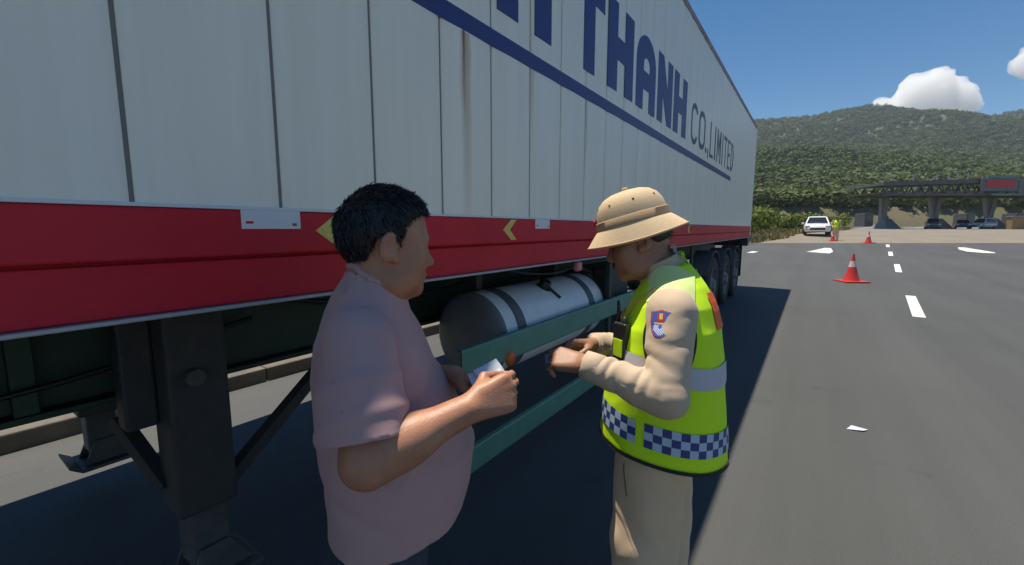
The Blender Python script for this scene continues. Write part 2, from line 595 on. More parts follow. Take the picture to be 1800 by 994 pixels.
def letter(ch, y, w, z, h, s, m):
    """Block capitals out of straight strokes."""
    X0, X1 = XS - 0.002, XS + 0.0022
    mb = MB()

    def R(a, b, c, d): flat_poly(mb, [(y + a * w, z + b * h), (y + c * w, z + b * h), (y + c * w, z + d * h), (y + a * w, z + d * h)], X0, X1)

    def Q(*p): flat_poly(mb, [(y + a * w, z + b * h) for a, b in p], X0, X1)

    def arc(cx, cy, rx, ry, a0, a1, sx, sy, n=14):
        aa = np.linspace(R_(a0), R_(a1), n)
        for i in range(n - 1):
            Q((cx + rx * math.cos(aa[i]), cy + ry * math.sin(aa[i])), (cx + rx * math.cos(aa[i + 1]), cy + ry * math.sin(aa[i + 1])),
              (cx + (rx - sx) * math.cos(aa[i + 1]), cy + (ry - sy) * math.sin(aa[i + 1])), (cx + (rx - sx) * math.cos(aa[i]), cy + (ry - sy) * math.sin(aa[i])))
    sy = s * w / h
    if ch == 'T':
        R(0, 1 - sy * 1.05, 1, 1); R(.5 - s / 2, 0, .5 + s / 2, 1 - sy * 1.05)
    elif ch == 'H':
        R(0, 0, s, 1); R(1 - s, 0, 1, 1); R(s, .5 - sy * .45, 1 - s, .5 + sy * .45)
    elif ch == 'N':
        R(0, 0, s, 1); R(1 - s, 0, 1, 1); Q((s, 1), (s, 1 - sy * 1.9), (1 - s, 0), (1 - s, sy * 1.9))
    elif ch == 'A':      # round-shouldered A
        R(0, 0, s, .62); R(1 - s, 0, 1, .62); R(s, .28, 1 - s, .28 + sy * .85)
        arc(.5, .62, .5, .38, 180, 0, s, sy)
    elif ch == 'C':
        arc(.5, .70, .5, .30, 20, 180, s, sy); R(0, .30, s, .70); arc(.5, .30, .5, .30, 180, 340, s, sy)
    elif ch == 'O':
        arc(.5, .70, .5, .30, 0, 180, s, sy); R(0, .30, s, .70); R(1 - s, .30, 1, .70); arc(.5, .30, .5, .30, 180, 360, s, sy)
    elif ch == 'L':
        R(0, 0, s, 1); R(s, 0, 1, sy)
    elif ch == 'I':
        R(.5 - s / 2, 0, .5 + s / 2, 1)
    elif ch == 'M':
        R(0, 0, s, 1); R(1 - s, 0, 1, 1); Q((s, 1), (s, 1 - sy * 2), (.5, .2), (.5, .2 + sy * 2)); Q((1 - s, 1), (.5, .2 + sy * 2), (.5, .2), (1 - s, 1 - sy * 2))
    elif ch == 'E':
        R(0, 0, s, 1); R(s, 0, 1, sy); R(s, 1 - sy, 1, 1); R(s, .5 - sy / 2, .85, .5 + sy / 2)
    elif ch == 'D':
        R(0, 0, s, 1); arc(s, .5, 1 - s, .5, -90, 90, s, sy)
    elif ch == '.':
        R(0, 0, 1, 1)
    elif ch == ',':
        Q((0, 0), (.4, -1), (1, -1), (1, 1), (0, 1))
    return mb.build('letter', m, T)


for ch, y, w in (('N', 1.17, 0.52), ('H', 1.80, 0.53), ('T', 2.60, 0.50), ('H', 3.17, 0.54), ('A', 3.79, 0.54), ('N', 4.40, 0.52), ('H', 5.0, 0.56)):
    letter(ch, y, w, 2.56, 0.64, 0.345, M['blue'])
letter('C', 5.82, 0.36, 2.57, 0.50, 0.17, M['navy'])
letter('O', 6.26, 0.40, 2.57, 0.50, 0.17, M['navy'])
letter('.', 6.73, 0.06, 2.57, 0.07, 1, M['navy'])
letter(',', 6.86, 0.06, 2.57, 0.07, 1, M['navy'])
y = 7.03
for ch, w in zip('LIMITED', (.24, .10, .34, .10, .28, .26, .30)):
    letter(ch, y, w, 2.55, 0.50, 0.2 if ch != 'I' else 0.62, M['navy'])
    y += w + 0.10

# stickers and chevron reflectors on the red rail
for y0, y1 in ((0.575, 0.747), (2.16, 2.325)):
    st = MB().box((XS + 0.004, y0, 1.499), (XS + 0.006, y1, 1.553)).build('reflective_sticker', M['sticker'], T)
    MB().box((XS + 0.006, y0 + 0.012, 1.514), (XS + 0.0067, y0 + 0.032, 1.521)).build('sticker_mark', M['red'], st)
    MB().box((XS + 0.006, y1 - 0.026, 1.508), (XS + 0.0067, y1 - 0.012, 1.516)).build('sticker_mark', M['strap'], st)
for yt in (0.797, 1.838, 3.60, 5.9):
    mb = MB()
    for sgn in (1, -1):
        flat_poly(mb, [(yt, 1.493), (yt + 0.075, 1.493 + sgn * 0.054), (yt + 0.125, 1.493 + sgn * 0.054), (yt + 0.062, 1.493)][::sgn], XS + 0.004, XS + 0.0062)
    mb.build('chevron_reflector', M['yellow'], T)
# chassis
XC = (XS + XF) / 2
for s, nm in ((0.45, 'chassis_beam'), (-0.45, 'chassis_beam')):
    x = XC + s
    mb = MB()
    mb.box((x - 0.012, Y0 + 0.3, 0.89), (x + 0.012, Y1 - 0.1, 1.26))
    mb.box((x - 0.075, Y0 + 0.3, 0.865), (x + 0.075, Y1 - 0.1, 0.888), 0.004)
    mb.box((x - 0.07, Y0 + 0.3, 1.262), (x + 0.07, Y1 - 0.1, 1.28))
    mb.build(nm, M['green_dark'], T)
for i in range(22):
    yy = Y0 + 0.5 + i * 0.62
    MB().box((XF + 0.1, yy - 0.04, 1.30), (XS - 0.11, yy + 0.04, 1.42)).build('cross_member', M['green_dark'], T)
MB().box((XF, Y0, 1.43), (XS - 0.09, Y1 - 0.1, 1.52)).build('floor_deck', M['steel_dark'], T)
MB().box((XF, Y0, 1.27), (XF + 0.1, Y1, 1.55)).build('far_rail', M['red'], T)

# landing gear
def landing_leg(x, near):
    yc = 0.585
    o = MB().box((x - 0.085, yc - 0.095, 0.46), (x + 0.085, yc + 0.095, 1.275), 0.012).build('landing_leg', M['steel_dark'], T)
    MB().box((x - 0.06, yc - 0.065, 0.24), (x + 0.06, yc + 0.065, 0.48), 0.01).build('inner_tube', M['shoe_steel'], o)
    f = MB()
    f.box((x - 0.13, yc - 0.11, 0.165), (x + 0.13, yc + 0.15, 0.185), 0.006)
    f.add([(x - 0.13, yc - 0.11, 0.185), (x + 0.13, yc - 0.11, 0.185), (x + 0.13, yc - 0.16, 0.225), (x - 0.13, yc - 0.16, 0.225), (x - 0.13, yc - 0.11, 0.168), (x + 0.13, yc - 0.11, 0.168), (x + 0.13, yc - 0.16, 0.208), (x - 0.13, yc - 0.16, 0.208)],
          [(0, 1, 2, 3), (7, 6, 5, 4), (3, 2, 6, 7), (0, 3, 7, 4), (1, 5, 6, 2)])
    for sx in (-1, 1):
        f.add([(x + sx * 0.066, yc - .09, 0.185), (x + sx * 0.066, yc + .13, 0.185), (x + sx * 0.066, yc + .05, 0.31), (x + sx * 0.066, yc - .04, 0.31),
               (x + sx * 0.078, yc - .09, 0.185), (x + sx * 0.078, yc + .13, 0.185), (x + sx * 0.078, yc + .05, 0.31), (x + sx * 0.078, yc - .04, 0.31)],
              [(0, 1, 2, 3), (7, 6, 5, 4), (0, 4, 5, 1), (1, 5, 6, 2), (2, 6, 7, 3), (3, 7, 4, 0)])
    f.build('foot_plate', M['shoe_steel'], o)
    sg = 1 if near else -1
    MB().bar((x - 0.05 * sg, yc - 0.09, 0.55), (x - 0.22 * sg, yc - 0.17, 0.80), 0.05, 0.04).build('brace', M['steel_dark'], o)
    MB().bar((x, yc + 0.09, 0.50), (x - 0.10 * sg, yc + 0.62, 0.86), 0.05, 0.05).build('brace', M['steel_dark'], o)
    MB().box((x - 0.11, yc - 0.19, 0.80), (x - 0.02, yc - 0.097, 1.27), 0.01).build('mounting_plate', M['steel_dark'], o)
    if near:
        MB().tube([(x + 0.087, yc - .02, 0.98), (x + 0.12, yc - .02, 0.98)], 0.03, 14).build('gear_hub', M['shoe_steel'], o)
    return o


landing_leg(-1.86, True)
landing_leg(2 * XC + 1.86, False)
MB().tube([(-1.9, 0.585, 0.95), (2 * XC + 1.9, 0.585, 0.95)], 0.03).build('cross_shaft', M['steel_dark'], T)
# tool box and air tanks in the dark behind the fuel tank
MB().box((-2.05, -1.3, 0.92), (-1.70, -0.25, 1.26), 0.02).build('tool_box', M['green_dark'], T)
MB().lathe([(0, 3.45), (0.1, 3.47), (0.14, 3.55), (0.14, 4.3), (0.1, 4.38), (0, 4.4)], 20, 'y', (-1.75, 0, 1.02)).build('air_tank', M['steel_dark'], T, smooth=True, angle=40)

# fuel tank
TC = (-1.69, 0, 0.84)
r = 0.27
TA, TB = 1.99, 3.42
tk = MB().lathe([(r, TA), (r, TB)], 56, 'y', TC).build('fuel_tank', M['tank'], T, smooth=True)
for sgn, ya in ((-1, TA), (1, TB)):
    MB().lathe([(0, ya + sgn * 0.05), (r * .55, ya + sgn * 0.046), (r * .85, ya + sgn * 0.032), (r * .965, ya + sgn * 0.014), (r * 1.004, ya + sgn * 0.0), (r * 1.006, ya - sgn * 0.015), (r * .99, ya - sgn * 0.016)][::sgn], 56, 'y', TC).build('tank_end', M['tank_end'], tk, smooth=True, angle=45)
for ya in (2.12, 3.14):
    MB().lathe([(r + .001, ya), (r + .008, ya + .001), (r + .008, ya + .084), (r + .001, ya + .085)], 56, 'y', TC, close=True).build('strap', M['strap'], tk, smooth=True, angle=40)
    MB().box((TC[0] - 0.2, ya, 1.06), (TC[0] - 0.06, ya + 0.06, 1.27), 0.004).build('hanger', M['steel_dark'], tk)
cp = MB().lathe([(0, .05), (.036, .048), (.042, .04), (.042, .0), (.055, -.004), (.055, -.03)], 24, 'z', (0, 0, 0)).build('filler_cap', M['black'], tk, smooth=True, angle=40)
cp.location = (TC[0] + 0.12, 2.66, TC[2] + 0.245); cp.rotation_euler = (0, R_(26), 0)
MB().tube([(TC[0] + .15, 2.66, TC[2] + .25), (TC[0] + .19, 2.69, TC[2] + .205), (TC[0] + .225, 2.72, TC[2] + .165)], 0.010).build('cap_chain', M['black'], tk)

# side guard
for z0, z1 in ((0.775, 0.92), (0.265, 0.40)):
    mb = MB()
    prof = [(x + 0.062, z) for x, z in ((-1.425, z0), (-1.40, z0), (-1.395, z0 + .01), (-1.395, z1 - .01), (-1.40, z1), (-1.425, z1), (-1.425, z1 - .006), (-1.405, z1 - .006), (-1.405, z0 + .006), (-1.425, z0 + .006))]
    n = len(prof)
    vs = [(x, yy, z) for yy in (1.50, 6.6) for x, z in prof]
    mb.add(vs, [(i, (i + 1) % n, n + (i + 1) % n, n + i) for i in range(n)])
    mb.build('guard_rail', M['green_rail'], T)
for yy in (3.42, 5.0, 6.4):
    MB().box((-1.40, yy - 0.03, 0.27), (-1.366, yy + 0.03, 1.27), 0.003).build('guard_bracket', M['green_dark'], T)
MB().lathe([(0, 0.012), (.03, .010), (.042, 0), (.045, -.01)], 24, 'x', (-1.325, 1.90, 0.785)).build('marker_lamp', M['orange_lamp'], T, smooth=True, angle=50)
MB().lathe([(0, 0.012), (.03, .010), (.042, 0), (.045, -.01)], 24, 'x', (-1.325, 4.7, 0.805)).build('marker_lamp', M['orange_lamp'], T, smooth=True, angle=50)
MB().box((-1.40, 2.78, 1.195), (-1.36, 2.86, 1.262), 0.012).build('side_lamp', M['pink_lamp'], T)


# wheels
def wheel():
    root = empty('wheel', (0, 0, 0), 0, T)
    R, w = 0.505, 0.26
    prof = [(0.30, 0), (0.36, .012), (0.44, .012), (0.485, -.006), (0.503, -.03), (R, -.07), (R, -.085), (R - .012, -.088), (R - .012, -.098), (R, -.1), (R, -.16), (R - .012, -.163), (R - .012, -.173), (R, -.175), (R, -.2), (0.485, -w + .006), (0.44, -w - .01), (0.30, -w)]
    MB().lathe(prof, 40, 'x').build('tyre', M['rubber'], root, smooth=True, angle=40)
    MB().lathe([(0.31, 0.0), (0.295, 0.004), (0.28, -.02), (0.25, -.05), (0.2, -.09), (0.15, -.09), (0.15, -.03), (0.11, -.0), (0.09, .03), (0.0, .035)], 32, 'x').build('rim', M['rim'], root, smooth=True, angle=40)
    return root


w0 = wheel()
w0.location = (-1.375, 8.15, 0.505)
for i, (x, yy) in enumerate(((-1.375, 9.46), (-1.375, 10.77))):
    c = copy_tree(w0, T); c.location = (x, yy, 0.505)
for yy in (8.15, 9.46, 10.77):
    c = copy_tree(w0, T); c.location = (XF + 0.035, yy, 0.505); c.rotation_euler = (0, 0, math.pi)
    MB().tube([(XS - 0.3, yy, 0.505), (XF + 0.3, yy, 0.505)], 0.07, 14).build('axle', M['steel_dark'], T)
    mb = MB()
    vs = []
    for a in np.linspace(R_(20), R_(160), 18):
        for x in (-1.36, -1.66):
            for rr in (0.575, 0.59):
                vs.append((x, yy + rr * math.cos(a), 0.53 + rr * math.sin(a)))
    n = 18
    fs = []
    for i in range(n - 1):
        b = i * 4
        fs += [(b, b + 4, b + 5, b + 1), (b + 1, b + 5, b + 7, b + 3), (b + 3, b + 7, b + 6, b + 2), (b + 2, b + 6, b + 4, b)]
    mb.add(vs, fs + [(0, 1, 3, 2), (4 * n - 4, 4 * n - 2, 4 * n - 1, 4 * n - 3)])
    mb.build('mudguard', M['strap'], T, smooth=True, angle=50)
MB().box((XF + 0.1, Y1 - 0.25, 1.06), (XS - 0.02, Y1 + 0.02, 1.262), 0.01).build('rear_bumper', M['steel_dark'], T)
MB().box((XS - 0.25, 11.75, 0.35), (XS - 0.05, 11.78, 1.2)).build('mud_flap', M['black'], T)


# ---------------------------------------------------------------- implicit surfaces (bodies, clothes, cloud)
class Grid:
    def __init__(self, lo, hi, h):
        self.lo = np.array(lo, float); self.h = h
        self.n = np.ceil((np.array(hi, float) - self.lo) / h).astype(int) + 1
        self.ax = [self.lo[i] + np.arange(self.n[i]) * h for i in range(3)]
        self.P = [self.ax[0][:, None, None], self.ax[1][None, :, None], self.ax[2][None, None, :]]

    def new(self):
        return np.full(self.n, 1.0, np.float32)

    def sub(self, lo, hi, pad):
        s = []
        for i in range(3):
            a = int(np.floor((lo[i] - pad - self.lo[i]) / self.h)); b = int(np.ceil((hi[i] + pad - self.lo[i]) / self.h)) + 1
            s.append(slice(max(a, 0), max(min(b, self.n[i]), 0)))
        return tuple(s)


def smin(a, b, k):
    if k <= 0: return np.minimum(a, b)
    h = np.maximum(k - np.abs(a - b), 0) / k
    return np.minimum(a, b) - h * h * k * 0.25


def p_cone(P, a, b, ra, rb):
    a = np.array(a, float); ba = np.array(b, float) - a
    L2 = float(ba @ ba) + 1e-12
    x, y, z = P[0] - a[0], P[1] - a[1], P[2] - a[2]
    t = np.clip((x * ba[0] + y * ba[1] + z * ba[2]) / L2, 0, 1)
    return np.sqrt((x - t * ba[0]) ** 2 + (y - t * ba[1]) ** 2 + (z - t * ba[2]) ** 2) - (ra + (rb - ra) * t)


def rotm(rx=0, ry=0, rz=0):
    return np.array(Matrix.Rotation(R_(rz), 3, 'Z') @ Matrix.Rotation(R_(ry), 3, 'Y') @ Matrix.Rotation(R_(rx), 3, 'X'))


def p_ell(P, c, r, rot=None):
    x, y, z = P[0] - c[0], P[1] - c[1], P[2] - c[2]
    if rot is not None:
        x, y, z = (rot[0, 0] * x + rot[1, 0] * y + rot[2, 0] * z, rot[0, 1] * x + rot[1, 1] * y + rot[2, 1] * z, rot[0, 2] * x + rot[1, 2] * y + rot[2, 2] * z)
    k0 = np.sqrt((x / r[0]) ** 2 + (y / r[1]) ** 2 + (z / r[2]) ** 2)
    k1 = np.sqrt((x / r[0] ** 2) ** 2 + (y / r[1] ** 2) ** 2 + (z / r[2] ** 2) ** 2) + 1e-9
    return k0 * (k0 - 1.0) / k1


def field(g, prims, inflate=0.0):
    """prims: ('c', a, b, ra, rb, k) or ('e', c, r, k[, rot]); a negative k carves instead."""
    G = g.new()
    for p in prims:
        if p[0] == 'c':
            a, b, ra, rb, k = p[1:6]
            lo = np.minimum(a, b) - max(ra, rb) - inflate; hi = np.maximum(a, b) + max(ra, rb) + inflate
        else:
            c, r, k = p[1:4]
            m = max(r)
            lo = np.array(c) - m - inflate; hi = np.array(c) + m + inflate
        s = g.sub(lo, hi, abs(k) + 0.07)
        if any(q.stop <= q.start for q in s): continue
        P = [g.P[0][s[0]], g.P[1][:, s[1]], g.P[2][:, :, s[2]]]
        if p[0] == 'c': d = p_cone(P, a, b, ra, rb) - inflate
        else: d = p_ell(P, c, r, p[4] if len(p) > 4 else None) - inflate
        if k >= 0: G[s] = smin(G[s], d, k)
        else: G[s] = -smin(-G[s], d, -k)
    return G


def wob(P, amp, freq, seed, st=(1, 1, 1)):
    """Smooth pseudo-noise out of sines."""
    r = np.random.default_rng(seed)
    out = 0
    for i in range(7):
        v = r.normal(size=3) * np.array(st); v = v / (np.linalg.norm(v) + 1e-9) * freq * (0.6 + 0.9 * r.random())
        w = r.normal(size=3) * np.array(st); w = w / (np.linalg.norm(w) + 1e-9) * freq * 0.5
        out = out + np.sin(P[0] * v[0] + P[1] * v[1] + P[2] * v[2] + r.random() * 6.28 + 1.3 * np.sin(P[0] * w[0] + P[1] * w[1] + P[2] * w[2]))
    return out * (amp / 3.0)


def surfnet(G, g):
    """Naive surface nets: vertices and quads of the zero level."""
    S = G < 0
    c = S[:-1, :-1, :-1].astype(np.int8)
    tot = np.zeros(c.shape, np.int8)
    offs = [(i, j, k) for i in (0, 1) for j in (0, 1) for k in (0, 1)]
    nx, ny, nz = G.shape

    def view(A, o): return A[o[0]:nx - 1 + o[0], o[1]:ny - 1 + o[1], o[2]:nz - 1 + o[2]]
    for o in offs: tot += view(S, o)
    cells = np.argwhere((tot > 0) & (tot < 8))
    if len(cells) == 0: return np.zeros((0, 3)), np.zeros((0, 4), int)
    idx = np.full(c.shape, -1, np.int64)
    idx[tuple(cells.T)] = np.arange(len(cells))
    acc = np.zeros((len(cells), 3)); cnt = np.zeros(len(cells))
    vals = {o: G[cells[:, 0] + o[0], cells[:, 1] + o[1], cells[:, 2] + o[2]].astype(float) for o in offs}
    for o in offs:
        for ax in range(3):
            if o[ax] == 1: continue
            q = list(o); q[ax] = 1; q = tuple(q)
            a, b = vals[o], vals[q]
            m = (a < 0) != (b < 0)
            t = np.where(m, a / np.where(np.abs(a - b) < 1e-12, 1, a - b), 0)
            pt = np.array(o, float)[None, :].repeat(len(cells), 0); pt[:, ax] += t
            acc += np.where(m[:, None], pt, 0); cnt += m
    V = (cells + acc / np.maximum(cnt, 1)[:, None]) * g.h + g.lo
    F = []
    for ax in range(3):
        b, d = [(1, 2), (2, 0), (0, 1)][ax]
        sl0 = [slice(None)] * 3; sl1 = [slice(None)] * 3
        sl0[ax] = slice(0, -1); sl1[ax] = slice(1, None)
        A, B = S[tuple(sl0)], S[tuple(sl1)]
        e = np.argwhere(A != B)
        e = e[(e[:, b] > 0) & (e[:, d] > 0) & (e[:, b] < G.shape[b] - 1) & (e[:, d] < G.shape[d] - 1)]
        if len(e) == 0: continue
        flip = A[tuple(e.T)]
        qs = []
        for (ob, od) in ((-1, -1), (0, -1), (0, 0), (-1, 0)):
            q = e.copy(); q[:, b] += ob; q[:, d] += od
            qs.append(idx[tuple(q.T)])
        Q = np.stack(qs, 1)
        Q[~flip] = Q[~flip][:, ::-1]
        F.append(Q)
    F = np.concatenate(F)
    F = F[(F >= 0).all(1)]
    return V, F


def net_object(name, parts, m, parent=None, mi=None):
    """parts: list of (V, F) joined into one smooth mesh object."""
    vs, fs, b = [], [], 0
    for V, F in parts:
        vs.append(V); fs.append(F + b); b += len(V)
    V = np.concatenate(vs); F = np.concatenate(fs)
    me = bpy.data.meshes.new(name)
    me.vertices.add(len(V)); me.vertices.foreach_set('co', V.astype(np.float32).ravel())
    me.loops.add(F.size); me.loops.foreach_set('vertex_index', F.astype(np.int32).ravel())
    me.polygons.add(len(F)); me.polygons.foreach_set('loop_start', (np.arange(len(F)) * 4).astype(np.int32))
    me.polygons.foreach_set('loop_total', np.full(len(F), 4, np.int32))
    for mm in (m if isinstance(m, (list, tuple)) else [m]): me.materials.append(mm)
    me.update(calc_edges=True); me.validate()
    me.shade_smooth()
    o = bpy.data.objects.new(name, me)
    return link(o, parent)


# ---------------------------------------------------------------- hills and woods
def fbm(x, y, sc, seed, octv=4):
    r = np.random.default_rng(seed)
    out = 0; a = 1.0
    for o in range(octv):
        for k in range(3):
            an = r.random() * 6.28; ph = r.random() * 6.28
            w = sc * 2 ** o * (0.7 + 0.6 * r.random())
            out = out + a * np.sin((x * math.cos(an) + y * math.sin(an)) * w + ph + 1.2 * np.sin((x * math.sin(an) - y * math.cos(an)) * w * 0.7 + ph))
        a *= 0.5
    return out / 3


R2 = ([-3, 0.0, 0.4, 0.556, 0.66, 0.766, 0.81, 0.852, 0.90, 0.95, 1.057, 1.10, 1.19, 1.5, 2.2, 4], [0.12, 0.16, 0.22, 0.246, 0.256, 0.276, 0.283, 0.285, 0.278, 0.270, 0.262, 0.259, 0.272, 0.30, 0.2, 0.1])
R1 = ([-3, -0.5, 0.2, 0.45, 0.6, 0.72, 0.85, 1.0, 1.2, 1.5, 4], [0.04, 0.10, 0.20, 0.235, 0.225, 0.185, 0.135, 0.095, 0.06, 0.05, 0.03])


def sstep(t):
    t = np.clip(t, 0, 1)
    return t * t * (3 - 2 * t)


def hill_z(u, D):
    h2 = 975 * np.interp(u / 960.0, *R2) * np.clip((D - 190) / 810.0, 0, 1) ** 1.2 - 9 * sstep((D - 700) / 300.0)
    h2 = np.where(D > 1000, h2 * (1 - 0.5 * sstep((D - 1000) / 700.0)), h2)
    h1 = 300 * np.interp(u / 430.0, *R1) * sstep((D - 105) / 325.0)
    h1 = np.where(D > 430, h1 * (1 - sstep((D - 430) / 500.0) * 0.8), h1)
    h = np.maximum(h1, h2) + 6 * np.exp(-((h1 - h2) / 18.0) ** 2)
    rel = sstep((D - 140) / 350.0)
    near_ridge = np.where(D > 850, 0.35, 1.0)
    h = h + rel * near_ridge * (9 * fbm(u, D, 0.011, 3) + 3 * fbm(u, D, 0.045, 5, 3))
    return 1.0 + np.maximum(h, -0.6)


M['hillside'] = mat('hillside_scrub', (0.060, 0.075, 0.030), 0.95, var=1, scale=0.018, col2=(0.115, 0.095, 0.055), bump=0.8, bscale=0.3, detail=8)
us = np.linspace(-500, 2100, 150); Ds = np.concatenate([np.linspace(112, 500, 60), np.linspace(510, 1700, 70)])
UU, DD = np.meshgrid(us, Ds)
ZZ = hill_z(UU, DD)
ZZ[0, :] = 0.9
XX = UU * RT[0] + DD * FW[0]; YY = UU * RT[1] + DD * FW[1]
n = len(us)
Vh = np.stack([XX.ravel(), YY.ravel(), ZZ.ravel()], 1)
ii, kk = np.meshgrid(np.arange(len(Ds) - 1), np.arange(n - 1), indexing='ij')
a = (ii * n + kk).ravel()
hill = net_object('hill', [(Vh, np.stack([a, a + 1, a + n + 1, a + n], 1))], M['hillside'])
tag(hill, kind='structure')


def leaf_material(name, ramp, trans=0.25):
    m = bpy.data.materials.new(name)
    m.use_nodes = True
    nt = m.node_tree
    b = nt.nodes['Principled BSDF']
    at = nt.nodes.new('ShaderNodeAttribute'); at.attribute_name = 'tint'
    r = nt.nodes.new('ShaderNodeValToRGB')
    while len(r.color_ramp.elements) < len(ramp): r.color_ramp.elements.new(0.5)
    for e, (p, c) in zip(r.color_ramp.elements, ramp):
        e.position = p; e.color = tuple(c) + (1,)
    nt.links.new(at.outputs['Fac'], r.inputs[0])
    nt.links.new(r.outputs[0], b.inputs['Base Color'])
    b.inputs['Roughness'].default_value = 0.7
    b.inputs['Specular IOR Level'].default_value = 0.25
    tr = nt.nodes.new('ShaderNodeBsdfTranslucent')
    nt.links.new(r.outputs[0], tr.inputs[0])
    mx = nt.nodes.new('ShaderNodeMixShader'); mx.inputs[0].default_value = trans
    nt.links.new(b.outputs[0], mx.inputs[1]); nt.links.new(tr.outputs[0], mx.inputs[2])
    nt.links.new(mx.outputs[0], nt.nodes['Material Output'].inputs[0])
    return m


M['leaf'] = leaf_material('woodland_leaf', [(0, (0.036, 0.062, 0.020)), (0.45, (0.070, 0.105, 0.030)), (0.8, (0.110, 0.135, 0.042)), (1, (0.15, 0.145, 0.06))])
M['leaf_near'] = leaf_material('shrub_leaf', [(0, (0.07, 0.12, 0.025)), (0.5, (0.13, 0.18, 0.035)), (1, (0.22, 0.22, 0.06))])
M['bark'] = mat('bark', (0.12, 0.09, 0.065), 0.9, bump=0.5, bscale=30)


def leaf_cloud(cent, rad, nq, size, seed, tint):
    """Leaf-sized quads through the volume of an uneven crown: returns vertices and per-vertex tint."""
    r = np.random.default_rng(seed)
    d = r.normal(size=(nq, 3)); d /= np.linalg.norm(d, axis=1)[:, None]
    lump = 0.78 + 0.22 * np.sin(d[:, 0] * 5 + seed) * np.sin(d[:, 1] * 4 + seed * 2) + 0.1 * np.sin(d[:, 2] * 7 + seed)
    rr = lump * (0.55 + 0.45 * r.random(nq) ** 0.6)
    c = d * rr[:, None] * np.array(rad)[None] + np.array(cent)[None]
    nrm = d + r.normal(size=(nq, 3)) * 0.42; nrm /= np.linalg.norm(nrm, axis=1)[:, None]
    t = np.cross(nrm, r.normal(size=(nq, 3))); t /= np.linalg.norm(t, axis=1)[:, None]
    b = np.cross(nrm, t)
    s = size * (0.6 + 0.8 * r.random(nq))[:, None]
    V = np.stack([c - t * s, c - b * s * 0.6, c + t * s, c + b * s * 0.6], 1).reshape(-1, 3)
    tt = np.clip(tint + r.normal(size=nq) * 0.06, 0, 1).repeat(4)
    return V, tt


def leaf_object(name, Vs, ts, m, parent=None):
    V = np.concatenate(Vs); t = np.concatenate(ts)
    F = np.arange(len(V)).reshape(-1, 4)
    o = net_object(name, [(V, F)], m, parent)
    at = o.data.attributes.new('tint', 'FLOAT', 'POINT')
    at.data.foreach_set('value', t.astype(np.float32))
    return o


proto = [leaf_cloud((0, 0, 0.45), (0.5, 0.5, 0.55), 98, 0.108, k, 0.5) for k in range(6)]
Vs, ts = [], []
cnt = 0
tries = 0
N_TREES = 9500
while cnt < N_TREES:
    D = 118 + 900 * rng.random() ** 1.25
    q = 0.48 + 0.78 * rng.random()
    if D < 260 and rng.random() < 0.25: continue
    u = q * D
    bare = fbm(np.array(u), np.array(D), 0.012, 21, 3)
    if bare > 0.9 and D < 700 and rng.random() < 0.6: continue
    x, y = uD(u, D)
    z = float(hill_z(np.array(u), np.array(D)))
    s = (5.0 + 5.5 * rng.random()) * (0.62 if D < 200 else (0.85 if D < 400 else 1.15))
    k = int(rng.integers(6)); an = rng.random() * 6.28
    P, tt = proto[k]
    ca, sa = math.cos(an), math.sin(an)
    w = s * (0.9 + 0.5 * rng.random())
    V = np.stack([(P[:, 0] * ca - P[:, 1] * sa) * w + x, (P[:, 0] * sa + P[:, 1] * ca) * w + y, P[:, 2] * s + z - 0.4], 1)
    sp = 0.42 + 0.22 * fbm(np.array(u), np.array(D), 0.02, 9, 3) + rng.normal() * 0.11 + (0.10 if D < 300 else -0.05)
    Vs.append(V); ts.append(np.clip(tt - 0.5 + sp, 0, 1))
    cnt += 1
woods = leaf_object('hillside_woods', Vs, ts, M['leaf'])
tag(woods, 'dense green scrub and trees covering the hillside behind the toll plaza', 'woods', kind='stuff')


# shrubs at the foot of the hill, each its own plant
def shrub(u, D, h, w, seed, label):
    x, y = uD(u, D)
    root = empty('shrub', (x, y, float(zD(D)) - 0.05))
    mb = MB()
    r = random.Random(seed)
    for k in range(6):
        a = r.random() * 6.28
        mb.tube([(0, 0, 0), (math.cos(a) * w * .12, math.sin(a) * w * .12, h * .35), (math.cos(a) * w * .3, math.sin(a) * w * .3, h * .75)], [0.05, 0.035, 0.012], 6)
    mb.build('stem', M['bark'], root)
    Vs, ts = [], []
    for k in range(5):
        a = r.random() * 6.28; q = r.random() * .35
        V, t = leaf_cloud((math.cos(a) * q * w, math.sin(a) * q * w, h * (.42 + .2 * r.random())), (w * .34, w * .34, h * .38), 130, 0.15, seed * 7 + k, 0.45 + 0.3 * r.random())
        Vs.append(V); ts.append(t)
    leaf_object('foliage', Vs, ts, M['leaf_near'], root)
    return tag(root, label, 'shrub', 'shrubs along the foot of the hill')


SHRUBS = [(19.2, 36, 2.2, 3.0), (22.2, 39, 2.6, 3.2), (24.6, 42, 2.4, 3.4), (26.4, 45, 2.6, 3.2), (22.0, 44, 3.4, 3.4), (30.2, 47.5, 2.2, 2.8), (33.5, 50, 2.5, 3.0), (37.5, 54, 2.4, 3.0), (28.5, 53, 3.6, 4.0), (42.5, 58, 2.6, 3.4), (47.5, 63, 2.6, 3.6), (36.0, 62, 4.2, 4.6)]
SHRUB_LABELS = ['yellow-green shrub nearest the rear of the trailer', 'low yellow-green shrub just left of the white parked car', 'rounded shrub directly behind the white parked car', 'shrub behind the right half of the white parked car', 'tall shrub rising behind the low shrubs left of the white car',
                'low shrub just right of the white parked car', 'shrub behind the distant person in the yellow vest', 'shrub midway between the distant person and the toll canopy', 'large shrub standing back behind the white parked car', 'shrub left of the toll canopy by the concrete edge',
                'shrub under the left end of the toll canopy', 'tallest shrub on the verge, set back to the left of the toll canopy']
for i, (u, D, h, w) in enumerate(SHRUBS):
    lab = SHRUB_LABELS[i]
    shrub(u, D, h, w, i + 3, lab)

